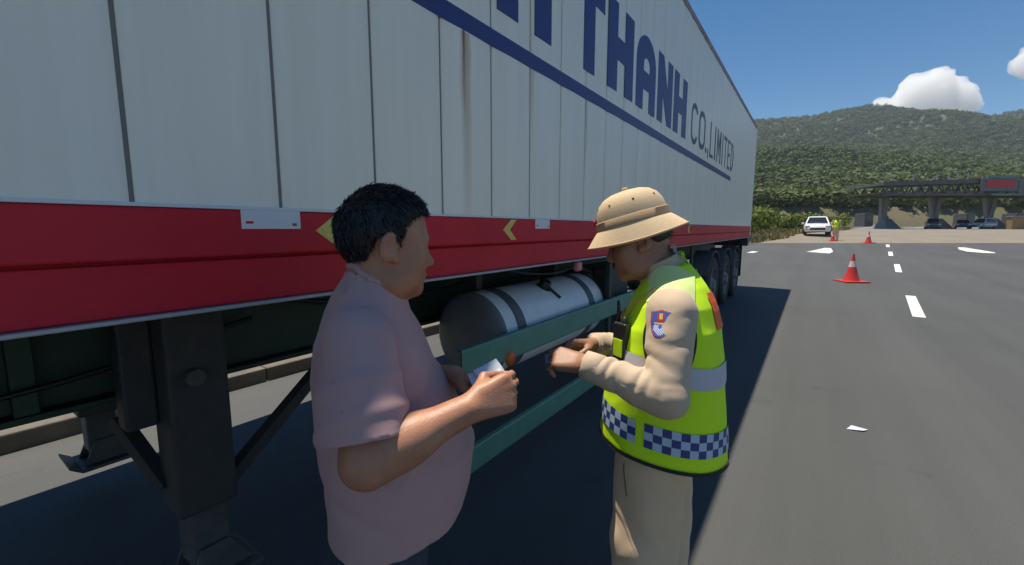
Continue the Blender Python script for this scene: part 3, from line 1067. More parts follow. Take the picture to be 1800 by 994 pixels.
# dry grass on the verge
Vs, ts = [], []
for i in range(5200):
    D = 29.6 + 34 * rng.random()
    ul = float(np.interp(D, [a[0] for a in ap], [a[1] for a in ap]))
    u = ul - 0.15 - (12 + 0.1 * D) * rng.random() ** 1.4
    x, y = uD(u, D); z = float(zD(D)) - 0.03
    for k in range(3):
        a = rng.random() * 6.28; hh = 0.14 + 0.32 * rng.random(); ww = 0.05 + 0.05 * rng.random()
        dx, dy = math.cos(a) * ww, math.sin(a) * ww
        ox, oy = rng.normal() * 0.1, rng.normal() * 0.1
        lx, ly = rng.normal() * 0.12, rng.normal() * 0.12
        Vs.append(np.array([(x + ox - dx, y + oy - dy, z), (x + ox + dx, y + oy + dy, z), (x + ox + lx + dx * .3, y + oy + ly + dy * .3, z + hh), (x + ox + lx - dx * .3, y + oy + ly - dy * .3, z + hh)]))
        ts.append(np.full(4, np.clip(0.55 + 0.3 * rng.normal(), 0, 1)))
M['dry_grass'] = leaf_material('dry_grass', [(0, (0.12, 0.13, 0.04)), (0.5, (0.20, 0.17, 0.08)), (1, (0.30, 0.25, 0.14))])
tag(leaf_object('dry_grass', Vs, ts, M['dry_grass']), 'dry brownish grass growing on the roadside verge', 'grass', kind='stuff')

# ---------------------------------------------------------------- cloud
def volume_material(name, col, density, aniso):
    m = bpy.data.materials.new(name)
    m.use_nodes = True
    nt = m.node_tree
    nt.nodes.remove(nt.nodes['Principled BSDF'])
    v = nt.nodes.new('ShaderNodeVolumePrincipled')
    v.inputs['Color'].default_value = tuple(col) + (1,)
    v.inputs['Density'].default_value = density
    v.inputs['Anisotropy'].default_value = aniso
    nt.links.new(v.outputs[0], nt.nodes['Material Output'].inputs['Volume'])
    return m


M['cloud'] = volume_material('cloud_vapour', (0.985, 0.985, 0.99), 0.016, 0.2)


def cloud(name, balls, u, D, z, label, seed, h):
    """balls: (du, dz, dd, r) in metres about the cloud's middle."""
    b = np.array(balls, float)
    lo = (b[:, [0, 2, 1]] - b[:, 3:4] * 1.25).min(0); hi = (b[:, [0, 2, 1]] + b[:, 3:4] * 1.25).max(0)
    g = Grid(lo, hi, h)
    G = g.new() * 1e4
    for du, dz, dd, r in balls:
        d = np.sqrt((g.P[0] - du) ** 2 + (g.P[1] - dd) ** 2 + ((g.P[2] - dz) * 1.1) ** 2) - r
        G = smin(G, d, 25)
    G = G + wob(g.P, 15, 0.030, seed) + wob(g.P, 8, 0.075, seed + 1) + wob(g.P, 4, 0.15, seed + 2)
    V, F = surfnet(G, g)
    o = net_object(name, [(V, F)], M['cloud'])
    x, y = uD(u, D)
    o.location = (x, y, z); o.rotation_euler = (0, 0, ps)
    return tag(o, label, 'cloud')


cloud('cloud', [(-330, -95, 0, 60), (-240, -70, 20, 80), (-150, -40, 0, 95), (-60, 10, 10, 120), (20, 60, 0, 120), (90, 50, 30, 115), (170, 10, 0, 120), (230, -40, 0, 100), (60, -60, 0, 130), (-100, -90, 0, 90), (180, -90, 0, 100), (-420, -115, 0, 45), (-510, -130, 10, 32)],
      2760, 3000, 880, 'large white cumulus cloud rising behind the hill', 4, 9.0)
cloud('cloud', [(0, 0, 0, 75), (70, -20, 0, 90), (140, 0, 0, 100), (60, 40, 20, 70)], 3375, 3000, 1085, 'small white cloud cut off by the edge of the picture, above the hill', 8, 9.0)

# ---------------------------------------------------------------- toll plaza
M['steel_grey'] = mat('painted_steel_grey', (0.085, 0.095, 0.105), 0.5, var=1, scale=2, col2=(0.06, 0.068, 0.078))
M['canopy_top'] = mat('canopy_sheet', (0.11, 0.13, 0.15), 0.5, var=1, scale=1, col2=(0.08, 0.095, 0.11))
M['column'] = mat('column_grey', (0.22, 0.23, 0.24), 0.6, var=1, scale=2, col2=(0.16, 0.17, 0.18))
M['sign_red'] = mat('sign_red', (0.42, 0.03, 0.04), 0.5)
M['teal'] = mat('teal_trim', (0.05, 0.22, 0.17), 0.5)
M['glass_dark'] = mat('dark_glass', (0.02, 0.025, 0.03), 0.1, spec=0.6)
M['car_white'] = mat('car_white', (0.78, 0.78, 0.78), 0.25, coat=0.6)
M['car_blue'] = mat('car_blue', (0.06, 0.10, 0.20), 0.3, coat=0.6)
M['car_grey'] = mat('car_grey', (0.22, 0.20, 0.21), 0.3, coat=0.6)
M['lamp_clear'] = mat('lamp_clear', (0.6, 0.6, 0.58), 0.15)
M['lamp_red'] = mat('lamp_red', (0.4, 0.02, 0.02), 0.2)
M['ochre'] = mat('ochre_barrier', (0.36, 0.22, 0.10), 0.7, var=1, scale=3, col2=(0.28, 0.18, 0.09))

DP = 73.0
PX, PY = uD(0, DP)
PL = empty('toll_plaza', (PX, PY, 1.46), ps)      # local x runs along u, local y away from the camera
tag(PL, 'long grey toll plaza canopy on columns at the foot of the hill', 'toll plaza')
# slightly pitched canopy of steel: fascia, roof sheet, lattice below, posts on top
MB().add([(57.5, -5, 6.7), (96, -5, 7.9), (96, 2.6, 7.9), (57.5, 2.6, 6.7), (57.5, -5, 7.05), (96, -5, 8.25), (96, 2.6, 8.25), (57.5, 2.6, 7.05)],
         [(3, 2, 1, 0), (4, 5, 6, 7), (0, 1, 5, 4), (1, 2, 6, 5), (2, 3, 7, 6), (3, 0, 4, 7)]).build('roof', M['canopy_top'], PL)
MB().add([(57.4, -5.08, 6.55), (96, -5.08, 7.75), (96, -5.005, 7.75), (57.4, -5.005, 6.55), (57.4, -5.08, 7.2), (96, -5.08, 8.4), (96, -5.005, 8.4), (57.4, -5.005, 7.2)],
         [(3, 2, 1, 0), (4, 5, 6, 7), (0, 1, 5, 4), (1, 2, 6, 5), (2, 3, 7, 6), (3, 0, 4, 7)]).build('fascia', M['steel_grey'], PL)
for yy in (-4.6, 2.2):
    tr = MB()
    for i in range(24):
        x = 58 + i * 1.6
        zt = 6.65 + (x - 57.5) * 0.0312
        tr.bar((x, yy, 5.35), (x + 0.8, yy, zt), 0.14, 0.14).bar((x + 0.8, yy, zt), (x + 1.6, yy, 5.35), 0.14, 0.14)
    tr.bar((58, yy, 5.3), (96, yy, 5.3), 0.3, 0.3)
    tr.build('truss', M['steel_grey'], PL)
MB().add([(58, -4.9, 5.62), (96, -4.9, 5.9), (96, 2.5, 5.9), (58, 2.5, 5.62), (58, -4.9, 5.7), (96, -4.9, 5.98), (96, 2.5, 5.98), (58, 2.5, 5.7)], [(3, 2, 1, 0), (4, 5, 6, 7), (0, 1, 5, 4), (1, 2, 6, 5), (2, 3, 7, 6), (3, 0, 4, 7)]).build('soffit', M['steel_grey'], PL)
for x in (60.2, 64.5, 68.8, 73.0, 77.3, 81.5, 86.0, 90.0):
    MB().box((x - 0.12, -4.5, 5.2), (x + 0.12, 2.5, 5.55)).build('cross_beam', M['steel_grey'], PL)
for x in (62.5, 66.2, 68.0, 69.4, 71):
    MB().box((x - 0.08, -4.6, 7.0), (x + 0.08, -4.4, 8.2 + (x - 57.5) * 0.031)).build('lightning_rod', M['column'], PL)


def v_column(x, light=True, spread=0.6):
    m = M['column'] if light else M['steel_grey']
    mb = MB()
    mb.bar((x, 1.5, 0.0), (x + spread, 1.5, 5.3), 0.75, 0.9, up=(0, 1, 0))
    mb.bar((x, 1.5, 2.2), (x - spread, 1.5, 5.3), 0.45, 0.6, up=(0, 1, 0))
    return mb.build('column', m, PL)


for x, l in ((63.2, True), (71.9, True), (81.2, True), (90, True)):
    v_column(x, l, 0.35 if x < 65 else 0.7)
    # raised island with a rounded crash nose
    MB().add([(x - 1.2, -1.2, 0), (x + 1.2, -1.2, 0), (x + 1.1, 6, 0), (x - 1.1, 6, 0), (x - 0.55, 0.2, 1.7), (x + 0.55, 0.2, 1.7), (x + 0.8, 2.6, 0.35), (x - 0.8, 2.6, 0.35), (x - 0.95, 6, 0.35), (x + 0.95, 6, 0.35)],
             [(0, 1, 5, 4), (4, 5, 6, 7), (7, 6, 9, 8), (0, 4, 7, 8, 3), (1, 2, 9, 6, 5), (2, 3, 8, 9)]).build('lane_island', M['column'], PL)
    if x > 64 and x < 80: continue
    bo = MB().box((x - 0.75, 4.0, 0.35), (x + 0.75, 6.4, 2.7), 0.05).build('booth', M['steel_grey'], PL)
    MB().box((x - 0.62, 3.96, 1.35), (x + 0.62, 3.99, 2.5)).build('booth_window', M['glass_dark'], bo)
sg = MB().box((72.2, -5.5, 5.75), (77.8, -5.2, 7.7), 0.05).build('sign_board', M['canopy_top'], PL)
MB().box((72.8, -5.56, 6.25), (77.2, -5.505, 7.45)).build('red_display', M['sign_red'], sg)
MB().box((73.0, -5.45, 7.72), (77.2, -5.25, 8.15)).build('teal_trim', M['teal'], sg)
MB().box((77.9, -5.5, 5.3), (95.5, -5.2, 7.5), 0.05).build('grey_fascia_panel', M['canopy_top'], PL)
MB().box((74.0, -5.4, 5.1), (82.0, -5.25, 5.4), 0.03).build('teal_beam', M['teal'], PL)

for (x0, x1, y0, h, m, lab, nm) in ((75.4, 78.6, -7.0, 1.75, M['ochre'], 'ochre brown barrier block beside the toll lanes', 'barrier_block'), (78.4, 83.0, -8.6, 1.9, M['column'], 'grey concrete block past the ochre barrier at the toll lanes', 'concrete_block')):
    e = empty(nm, tuple(PL.matrix_basis @ Vector(((x0 + x1) / 2, y0, 0))), ps)
    w = (x1 - x0) / 2
    MB().box((-w, -0.5, -0.15), (w, 0.5, h), 0.06).build('block', m, e)
    MB().box((-w - 0.08, -0.58, h), (w + 0.08, 0.58, h + 0.14), 0.03).build('coping', M['column'] if m is M['ochre'] else M['concrete'], e)
    tag(e, lab, 'barrier')


# ---------------------------------------------------------------- cars
def car(u, D, yaw, paint, label, suv=False, name='parked_car'):
    x, y = uD(u, D)
    root = empty(name, (x, y, float(zD(D)) + 0.008), ps + yaw)
    tag(root, label, 'car')
    L, W = 4.5, 1.78
    H1, H2 = (0.98, 1.68) if suv else (0.88, 1.45)
    # body: lofted sections along y (front at -y)
    ys_ = [-2.25, -2.15, -1.9, -1.2, -0.9, 0.0, 1.3, 1.8, 2.15, 2.25]
    top = [0.62, 0.72, 0.80, 0.92, H1, H1 + .02, H1 + .02, H1, 0.9, 0.75]
    wid = [0.74, 0.82, 0.87, 0.89, 0.89, 0.89, 0.89, 0.88, 0.84, 0.78]
    bot = [0.38, 0.28, 0.24, 0.22, 0.22, 0.22, 0.22, 0.24, 0.3, 0.4]
    mb = MB(); vs = []
    for yy, t, w, b in zip(ys_, top, wid, bot):
        sec = [(-w * .9, b), (-w, b + .12), (-w * 1.0, (b + t) / 2), (-w * .97, t - .08), (-w * .86, t), (0, t + .03), (w * .86, t), (w * .97, t - .08), (w, (b + t) / 2), (w, b + .12), (w * .9, b)]
        vs += [(px, yy, pz) for px, pz in sec]
    n = 11
    fs = [(i * n + k, i * n + (k + 1) % n, (i + 1) * n + (k + 1) % n, (i + 1) * n + k) for i in range(len(ys_) - 1) for k in range(n)]
    mb.add(vs, fs + [tuple(range(n))[::-1], tuple(range((len(ys_) - 1) * n, len(ys_) * n))])
    mb.build('body', paint, root, smooth=True, angle=50)
    # cabin
    yb0, yb1, yt0, yt1 = -1.05, (2.12 if suv else 1.75), -0.35, (1.85 if suv else 0.95)
    cb = [(-.82, yb0, H1 - .02), (.82, yb0, H1 - .02), (.82, yb1, H1 - .02), (-.82, yb1, H1 - .02), (-.62, yt0, H2), (.62, yt0, H2), (.62, yt1, H2), (-.62, yt1, H2)]
    MB().add(cb, [(4, 5, 6, 7), (0, 1, 5, 4), (1, 2, 6, 5), (2, 3, 7, 6), (3, 0, 4, 7)]).add([(-.63, yt0 - .03, H2 - .03), (.63, yt0 - .03, H2 - .03), (.63, yt1 + .03, H2 - .03), (-.63, yt1 + .03, H2 - .03), (-.5, yt0 + .15, H2 + .05), (.5, yt0 + .15, H2 + .05), (.5, yt1 - .15, H2 + .05), (-.5, yt1 - .15, H2 + .05)], [(4, 5, 6, 7), (0, 1, 5, 4), (1, 2, 6, 5), (2, 3, 7, 6), (3, 0, 4, 7)]).build('cabin', paint, root, smooth=True, angle=25)

    def pane(name, q, off):
        q = [Vector(p) for p in q]
        c = sum(q, Vector()) / 4
        nrm = (q[1] - q[0]).cross(q[3] - q[0]).normalized()
        q = [c + (p - c) * 0.88 + nrm * off for p in q]
        back = [p - nrm * 0.01 for p in q]
        MB().add([p[:] for p in q + back], [(0, 1, 2, 3), (7, 6, 5, 4), (0, 4, 5, 1), (1, 5, 6, 2), (2, 6, 7, 3), (3, 7, 4, 0)]).build(name, M['glass_dark'], root)
    pane('windscreen', [cb[0], cb[1], cb[5], cb[4]], .012)
    pane('rear_window', [cb[2], cb[3], cb[7], cb[6]], .012)
    pane('side_window', [cb[1], cb[2], cb[6], cb[5]], .012)
    pane('side_window', [cb[3], cb[0], cb[4], cb[7]], .012)
    for sx in (-1, 1):
        MB().box((sx * .66 - .17, -2.26, .60), (sx * .66 + .17, -2.12, .74), .02).build('headlight', M['lamp_clear'], root)
        MB().box((sx * .66 - .14, 2.14, .70), (sx * .66 + .14, 2.28, .88), .02).build('tail_light', M['lamp_red'], root)
        MB().box((sx * .98 - .1, -.95, H1 - .02), (sx * .98 + .1, -.8, H1 + .13), .03).build('mirror', paint, root)
    MB().box((-.5, -2.275, .40), (.5, -2.22, .56), .02).build('grille', M['black'], root)
    for sx in (-1, 1):
        for yy in (-1.4, 1.38):
            wh = empty('wheel', (sx * .87, yy, .32), 0, root)
            MB().lathe([(.2, .03), (.27, .035), (.315, .01), (.32, -.02), (.32, -.17), (.2, -.2)], 24, 'x').build('tyre', M['rubber'], wh, smooth=True, angle=40)
            MB().lathe([(.21, .02), (.19, .005), (.08, -.01), (0, .0)], 24, 'x').build('rim', M['rim'], wh, smooth=True, angle=40)
            if sx < 0: wh.rotation_euler = (0, 0, math.pi)
    return root


car(25.25, 36.0, R_(-33), M['car_white'], 'white car parked on the concrete at the edge of the dry verge')
car(69.2, 71.5, R_(-40), M['car_grey'], 'dark grey car between the first and second toll columns', True)
car(74.6, 72.0, R_(-42), M['car_blue'], 'dark blue car beside the second toll column')
car(78.5, 72.5, R_(-75), M['car_white'], 'white car standing under the toll canopy below the red sign', True)

# ---------------------------------------------------------------- cones
M['cone'] = mat('cone_red', (0.62, 0.035, 0.015), 0.5, var=1, scale=12, col2=(0.5, 0.03, 0.02))
M['cone_band'] = mat('cone_band', (0.62, 0.48, 0.48), 0.4)


def cone(px, py, h, label):
    gx, gy = ground_hit(px, py)
    root = empty('traffic_cone', (gx, gy, float(zg(gx, gy)) + 0.004), 0.5)
    s = h / 0.75
    b = .30 * s
    MB().box((-b, -b, 0), (b, b, .035 * s), .01).build('base', M['cone'], root)

    def r(z): return (.215 - .20 * (z / .75) ** 0.72) * s if z < .75 else .02 * s
    prof = lambda z0, z1, o: [(r(z) + o, z * s) for z in np.linspace(z0, z1, 8)]
    MB().lathe(prof(.03, .75, 0) + [(0.012 * s, .75 * s), (0, .745 * s)], 28).build('cone_body', M['cone'], root, smooth=True, angle=50)
    MB().lathe([(r(.40), .40 * s)] + prof(.40, .56, .004) + [(r(.56), .56 * s)], 28).build('reflective_band', M['cone_band'], root, smooth=True, angle=50)
    tag(root, label, 'traffic cone', 'traffic cones on the road')
    return root


cone(1496, 496, 0.78, 'largest red traffic cone with a pale band, alone on the open asphalt')
cone(1526, 427.5, 0.78, 'small red traffic cone where the asphalt meets the pale concrete')
cone(1463, 424, 0.62, 'small traffic cone at the feet of the distant person in a yellow vest')


# ---------------------------------------------------------------- people
M['skin'] = mat('skin_tan', (0.47, 0.225, 0.13), 0.48, var=1, scale=22, col2=(0.37, 0.155, 0.09), bump=0.12, bscale=260, detail=8)
M['skin_dark'] = mat('skin_weathered', (0.37, 0.19, 0.115), 0.48, var=1, scale=22, col2=(0.29, 0.135, 0.08), bump=0.12, bscale=260, detail=8)
M['hair'] = mat('black_hair', (0.010, 0.010, 0.012), 0.42, bump=0.1, bscale=220)
M['eye'] = mat('eye_dark', (0.02, 0.015, 0.012), 0.2)
M['mauve'] = mat('mauve_cotton', (0.50, 0.305, 0.30), 0.9, var=1, scale=5, col2=(0.44, 0.265, 0.262), bump=0.06, bscale=420, sheen=0.1, crease=0.35, cscale=6)
M['denim'] = mat('dark_denim', (0.035, 0.045, 0.075), 0.9, var=1, scale=40, col2=(0.05, 0.06, 0.09), bump=0.3, bscale=300)
M['shoe'] = mat('black_shoe', (0.02, 0.02, 0.02), 0.35)
M['sole'] = mat('shoe_sole', (0.05, 0.045, 0.04), 0.8)
M['khaki'] = mat('khaki_uniform', (0.55, 0.42, 0.30), 0.85, var=1, scale=7, col2=(0.49, 0.375, 0.265), bump=0.06, bscale=420, sheen=0.1, crease=0.45, cscale=10)
M['khaki_dark'] = mat('khaki_trouser', (0.70, 0.50, 0.32), 0.85, var=1, scale=6, col2=(0.62, 0.44, 0.28), bump=0.06, bscale=420, sheen=0.1, crease=0.4, cscale=5)
M['lime'] = mat('lime_hi_vis', (0.55, 0.92, 0.015), 0.75, var=1, scale=9, col2=(0.62, 0.90, 0.02), bump=0.1, bscale=350, crease=0.35, cscale=8)
M['silver'] = mat('silver_reflective', (0.50, 0.50, 0.56), 0.45, bump=0.1, bscale=200)
M['check_blue'] = mat('check_blue', (0.025, 0.05, 0.20), 0.5)
M['check_white'] = mat('check_white', (0.42, 0.55, 0.66), 0.45)
M['trim'] = mat('black_trim', (0.012, 0.013, 0.016), 0.7)
M['orange'] = mat('orange_patch', (0.75, 0.10, 0.015), 0.6)
M['hat'] = mat('tan_helmet_cloth', (0.66, 0.50, 0.31), 0.85, var=1, scale=14, col2=(0.60, 0.44, 0.27), bump=0.2, bscale=300)
M['hat_band'] = mat('helmet_band', (0.50, 0.33, 0.19), 0.85, bump=0.2, bscale=300)
M['hat_under'] = mat('helmet_lining', (0.07, 0.085, 0.045), 0.9)
M['gold'] = mat('gold_cord', (0.55, 0.38, 0.09), 0.5)
M['paper'] = mat('white_paper', (0.62, 0.64, 0.70), 0.8, var=1, scale=24, col2=(0.45, 0.50, 0.62))
M['card_blue'] = mat('blue_print', (0.10, 0.32, 0.60), 0.6)
M['badge_blue'] = mat('badge_blue', (0.04, 0.10, 0.42), 0.7)
M['badge_red'] = mat('badge_red', (0.50, 0.03, 0.05), 0.7)
M['badge_gold'] = mat('badge_gold', (0.75, 0.50, 0.08), 0.7)
M['badge_pale'] = mat('badge_pale', (0.55, 0.60, 0.72), 0.7)


def cat_(*a):
    return np.array(a, float)


def head_prims(o, R, s, fat=0.0):
    """A head in its own frame: origin between the ears, +y the face. Returns prims in the body frame."""
    o = np.array(o, float)

    def W(p): return o + R @ (np.array(p, float) * s)
    out = []

    def E(c, r, k, rot=None):
        rr = R if rot is None else R @ rot
        out.append(('e', W(c), np.array(r) * s, k, rr))

    def Cn(a, b, ra, rb, k): out.append(('c', W(a), W(b), ra * s, rb * s, k))
    E((0, -.006, .045), (.078, .097, .094), 0)
    E((0, .03, -.015), (.066 + fat * .5, .066, .085), .03)
    E((0, .030, -.072), (.056 + fat, .056, .042), .03)
    E((0, .073, -.098), (.020, .018, .017), .025)
    for sx in (-1, 1):
        E((sx * .042, .052, -.030), (.028 + fat * .5, .028, .034), .03)
        E((sx * .05, .02, -.075), (.022 + fat, .04, .03), .03)
    E((0, .076, .022), (.050, .018, .012), .02)
    for sx in (-1, 1):
        E((sx * .031, .096, .004), (.017, .014, .0105), -.012)
        E((sx * .031, .0745, .004), (.0125, .0125, .0115), .006)
        E((sx * .031, .083, .012), (.017, .007, .005), .006)
    Cn((0, .086, .006), (0, .1045, -.028), .0075, .0115, .014)
    E((0, .104, -.033), (.0125, .012, .010), .008)
    for sx in (-1, 1):
        E((sx * .0125, .094, -.037), (.0085, .010, .007), .006)
    E((0, .089, -.061), (.024, .011, .0060), .008)
    E((0, .087, -.0715), (.021, .011, .0068), .006)
    E((0, .099, -.0662), (.022, .006, .0014), -.004)
    for sx in (-1, 1):
        rt = rotm(-12, 0, sx * 18)
        E((sx * .0825, -.008, .004), (.0085, .022, .034), .005, rt)
        E((sx * .0930, -.001, .008), (.0105, .0135, .0225), -.002, rt)
        E((sx * .088, .006, -.003), (.007, .007, .010), -.003, rt)
        E((sx * .079, .008, -.022), (.006, .008, .010), .008, rt)
    return out, W


def hand_prims(w, d, n, thumb, curl, s=1.0, spread=0.012, thumb_in=0.5):
    """Five separate fingers on a palm. w wrist, d pointing direction, n back of the hand, thumb = +1/-1 side along n x d."""
    w = np.array(w, float); d = np.array(d, float) / np.linalg.norm(d)
    n = np.array(n, float); n = n - d * (n @ d); n /= np.linalg.norm(n)
    a = np.cross(n, d) * thumb
    out = []
    offs = [0.030, 0.0105, -0.0095, -0.028]          # index .. little
    ln = [0.92, 1.0, 0.95, 0.76]
    fr = [0.0085, 0.0088, 0.0083, 0.0073]
    for i in range(4):
        kn = w + d * (0.088 - 0.006 * abs(i - 1)) * s + a * offs[i] * s
        out.append(('c', w + a * offs[i] * 0.55 * s + d * .004, kn, 0.0165 * s, 0.0125 * s, 0.012))
        out.append(('c', w + a * offs[i] * 0.6 * s + d * .02 * s - n * .006 * s, kn - d * .012 * s - n * .006 * s, 0.0145 * s, 0.011 * s, 0.012))
        p = kn
        ang = 0.0
        c = curl[i] if isinstance(curl[0], (tuple, list)) else curl
        r = fr[i] * s
        for j, L in enumerate((0.043, 0.027, 0.021)):
            ang += R_(c[j])
            dd = d * math.cos(ang) - n * math.sin(ang) + a * spread * (1.5 - i) * (1 if j == 0 else 0.3)
            dd /= np.linalg.norm(dd)
            q = p + dd * L * ln[i] * s
            out.append(('c', p, q, r * (1.06 - .06 * j), r * (0.98 - .08 * j), 0.004))
            p = q
    b0 = w + d * 0.018 * s + a * 0.022 * s - n * 0.008 * s
    d1 = d * 0.72 + a * 0.62 - n * (0.30 + 0.3 * thumb_in); d1 /= np.linalg.norm(d1)
    b1 = b0 + d1 * 0.042 * s
    d2 = d * 0.92 + a * (0.20 - 0.5 * thumb_in) - n * (0.35 + 0.25 * thumb_in); d2 /= np.linalg.norm(d2)
    b2 = b1 + d2 * 0.032 * s
    d3 = d * 0.95 - a * 0.25 * thumb_in - n * 0.3; d3 /= np.linalg.norm(d3)
    b3 = b2 + d3 * 0.024 * s
    out.append(('c', b0, b1, 0.0165 * s, 0.0115 * s, 0.012))
    out.append(('c', b1, b2, 0.0112 * s, 0.0100 * s, 0.004))
    out.append(('c', b2, b3, 0.0102 * s, 0.0080 * s, 0.004))
    return out, (b3, w + d * 0.1 * s)


def bounds(prims, pad=0.02):
    lo, hi = [], []
    for p in prims:
        if p[0] == 'c':
            m = max(p[3], p[4])
            lo.append(np.minimum(p[1], p[2]) - m); hi.append(np.maximum(p[1], p[2]) + m)
        else:
            m = max(p[2]); lo.append(np.array(p[1]) - m); hi.append(np.array(p[1]) + m)
    return np.min(lo, 0) - pad, np.max(hi, 0) + pad


def net(prims, h, noise=None):
    g = Grid(*bounds(prims), h)
    G = field(g, prims)
    if noise: G = G + wob(g.P, *noise)
    return surfnet(G, g)


def column(P, tab, e=2.3):
    """Upright tube of elliptic section: tab rows (z, rx, ry, yc)."""
    tab = np.array(tab, float)
    z = P[2]
    rx = np.interp(z, tab[:, 0], tab[:, 1]); ry = np.interp(z, tab[:, 0], tab[:, 2]); yc = np.interp(z, tab[:, 0], tab[:, 3])
    q = ((np.abs(P[0]) / rx) ** e + (np.abs(P[1] - yc) / ry) ** e) ** (1 / e)
    return (q - 1.0) * np.minimum(rx, ry)


def plane(P, p, n):
    n = np.array(n, float); n /= np.linalg.norm(n)
    return (P[0] - p[0]) * n[0] + (P[1] - p[1]) * n[1] + (P[2] - p[2]) * n[2]


def folds(P, a, b, amp, wl, seed, start=0.0, end=1.0, sharp=False):
    """Ring creases along a limb from a to b, slanted and uneven, fading at both ends."""
    a = np.array(a, float); ba = np.array(b, float) - a
    L = np.linalg.norm(ba); u = ba / L
    x, y, z = P[0] - a[0], P[1] - a[1], P[2] - a[2]
    t = (x * u[0] + y * u[1] + z * u[2]) / L
    r = np.random.default_rng(seed)
    k = r.normal(size=3) * 9
    ph = (x * k[0] + y * k[1] + z * k[2])
    w = np.clip((t - start) / 0.12, 0, 1) * np.clip((end - t) / 0.12, 0, 1)
    an = t * L * 6.283 / wl + 1.6 * ph + 0.8 * np.sin(ph * 1.7 + seed)
    if sharp:          # rounded ridges with tight valleys
        m = 0.6 + 0.4 * np.sin(ph * 2.3 + 1.7)
        return -amp * w * m * (np.abs(np.sin(an * 0.5)) ** 1.2 - 0.62)
    s = np.sin(an)
    return -amp * w * (0.5 + 0.5 * s) ** 2


def hair_tufts(V, F, n, L, seed, lean=(0, 0, 0), keep=None, flow=None):
    """Short tapering strands standing on a hair cap."""
    r = np.random.default_rng(seed)
    q = V[F]
    c = q.mean(1)
    nr = np.cross(q[:, 2] - q[:, 0], q[:, 3] - q[:, 1]); nr /= np.linalg.norm(nr, axis=1)[:, None] + 1e-9
    ok = np.arange(len(F)) if keep is None else np.where(keep(c))[0]
    i = r.choice(ok, n)
    p = c[i] + r.normal(size=(n, 3)) * 0.002
    d = nr[i] + np.array(lean)[None] + r.normal(size=(n, 3)) * 0.35
    if flow is not None:       # combed: strands lie along the skull
        fl = flow(c[i]); nn = nr[i]
        fl = fl - nn * (fl * nn).sum(1)[:, None]
        d = fl / (np.linalg.norm(fl, axis=1)[:, None] + 1e-6) + nn * 0.22 + r.normal(size=(n, 3)) * 0.16
    d /= np.linalg.norm(d, axis=1)[:, None]
    s = np.cross(d, r.normal(size=(n, 3))); s /= np.linalg.norm(s, axis=1)[:, None]
    l = L * (0.5 + 0.8 * r.random(n))[:, None]
    w = 0.0011
    VV = np.stack([p - s * w - d * .004, p + s * w - d * .004, p + d * l + s * w * .25, p + d * l - s * w * .25], 1).reshape(-1, 3)
    return VV, np.arange(len(VV)).reshape(-1, 4)


def shoe(parent, x, y, rz):
    pr = [('e', (0, .03, .045), (.042, .085, .038), 0), ('e', (0, .10, .035), (.043, .055, .028), .03), ('c', (0, -.04, .04), (0, -.035, .085), .038, .036, .03)]
    g = Grid((-.07, -.12, 0.0), (.07, .18, .14), .005)
    G = np.maximum(field(g, pr), 0.014 - g.P[2])
    o = net_object('shoe', [surfnet(G, g)], M['shoe'], parent)
    o.location = (x, y, 0); o.rotation_euler = (0, 0, rz)
    n = 28
    ring = [(.048 * math.cos(t) * (1 - .12 * (math.sin(t) < 0)), .03 + .125 * math.sin(t)) for t in np.linspace(0, 2 * math.pi, n, endpoint=False)]
    MB().add([(a, b, .002) for a, b in ring] + [(a, b, .018) for a, b in ring], [tuple(range(n))[::-1], tuple(range(n, 2 * n))] + [(i, (i + 1) % n, n + (i + 1) % n, n + i) for i in range(n)]).build('sole', M['sole'], o)
    return o


def legs_prims(x, yk, r):
    out = []
    for sx in (-1, 1):
        out += [('c', (sx * x, yk, .82), (sx * (x + .005), yk, .47), r, r * .72, .04), ('c', (sx * (x + .005), yk, .47), (sx * (x + .01), yk - .015, .09), r * .72, r * .5, .03),
                ('c', (sx * (x + .01), yk - .02, .05), (sx * (x + .012), yk + .12, .035), .035, .028, .02)]
    return out


# ---- the man in the mauve T-shirt
MX, MY, MRZ = -0.853, 0.692, R_(34.8 + 12 - 90)
man = tag(empty('person', (MX, MY, 0), MRZ), 'short-haired person in a mauve T-shirt holding papers beside the trailer', 'person')
hR = rotm(-4, 0, 15)
hp, HW = head_prims((0, -.004, 1.455), hR, 1.05, 0.008)
SHR, ELR, WRR = cat_(.185, -.05, 1.27), cat_(.272, -.030, 1.055), cat_(.243, .170, 1.130)
SHL, ELL, WRL = cat_(-.185, -.05, 1.27), cat_(-.215, .015, 1.05), cat_(-.010, .160, 1.112)
neck = [('c', (0, -.045, 1.27), (0, -.022, 1.40), .072, .064, .04), ('e', (0, -.07, 1.375), (.05, .03, .03), .03)]
head_net = net(hp + neck, .0038)
rh, rtip = hand_prims(WRR + cat_(-.002, .012, .004), (-.22, .93, .20), (.93, .18, .32), 1, [(48, 48, 30), (55, 55, 30), (60, 58, 32), (64, 60, 34)], 1.0, .006, .8)
armR = [('c', SHR * .7 + ELR * .3, ELR, .046, .047, .02), ('c', ELR, WRR, .049, .031, .03), ('e', ELR * .68 + WRR * .32, (.049, .066, .049), .03, rotm(20, 0, 8))] + rh
lh, ltip = hand_prims(WRL + cat_(.010, .006, 0), (.55, .82, .02), (-.35, .35, .88), -1, [(30, 42, 25), (36, 45, 25), (42, 48, 25), (48, 50, 25)], 1.0, .006, .6)
armL = [('c', SHL * .7 + ELL * .3, ELL, .046, .045, .02), ('c', ELL, WRL, .046, .029, .03)] + lh
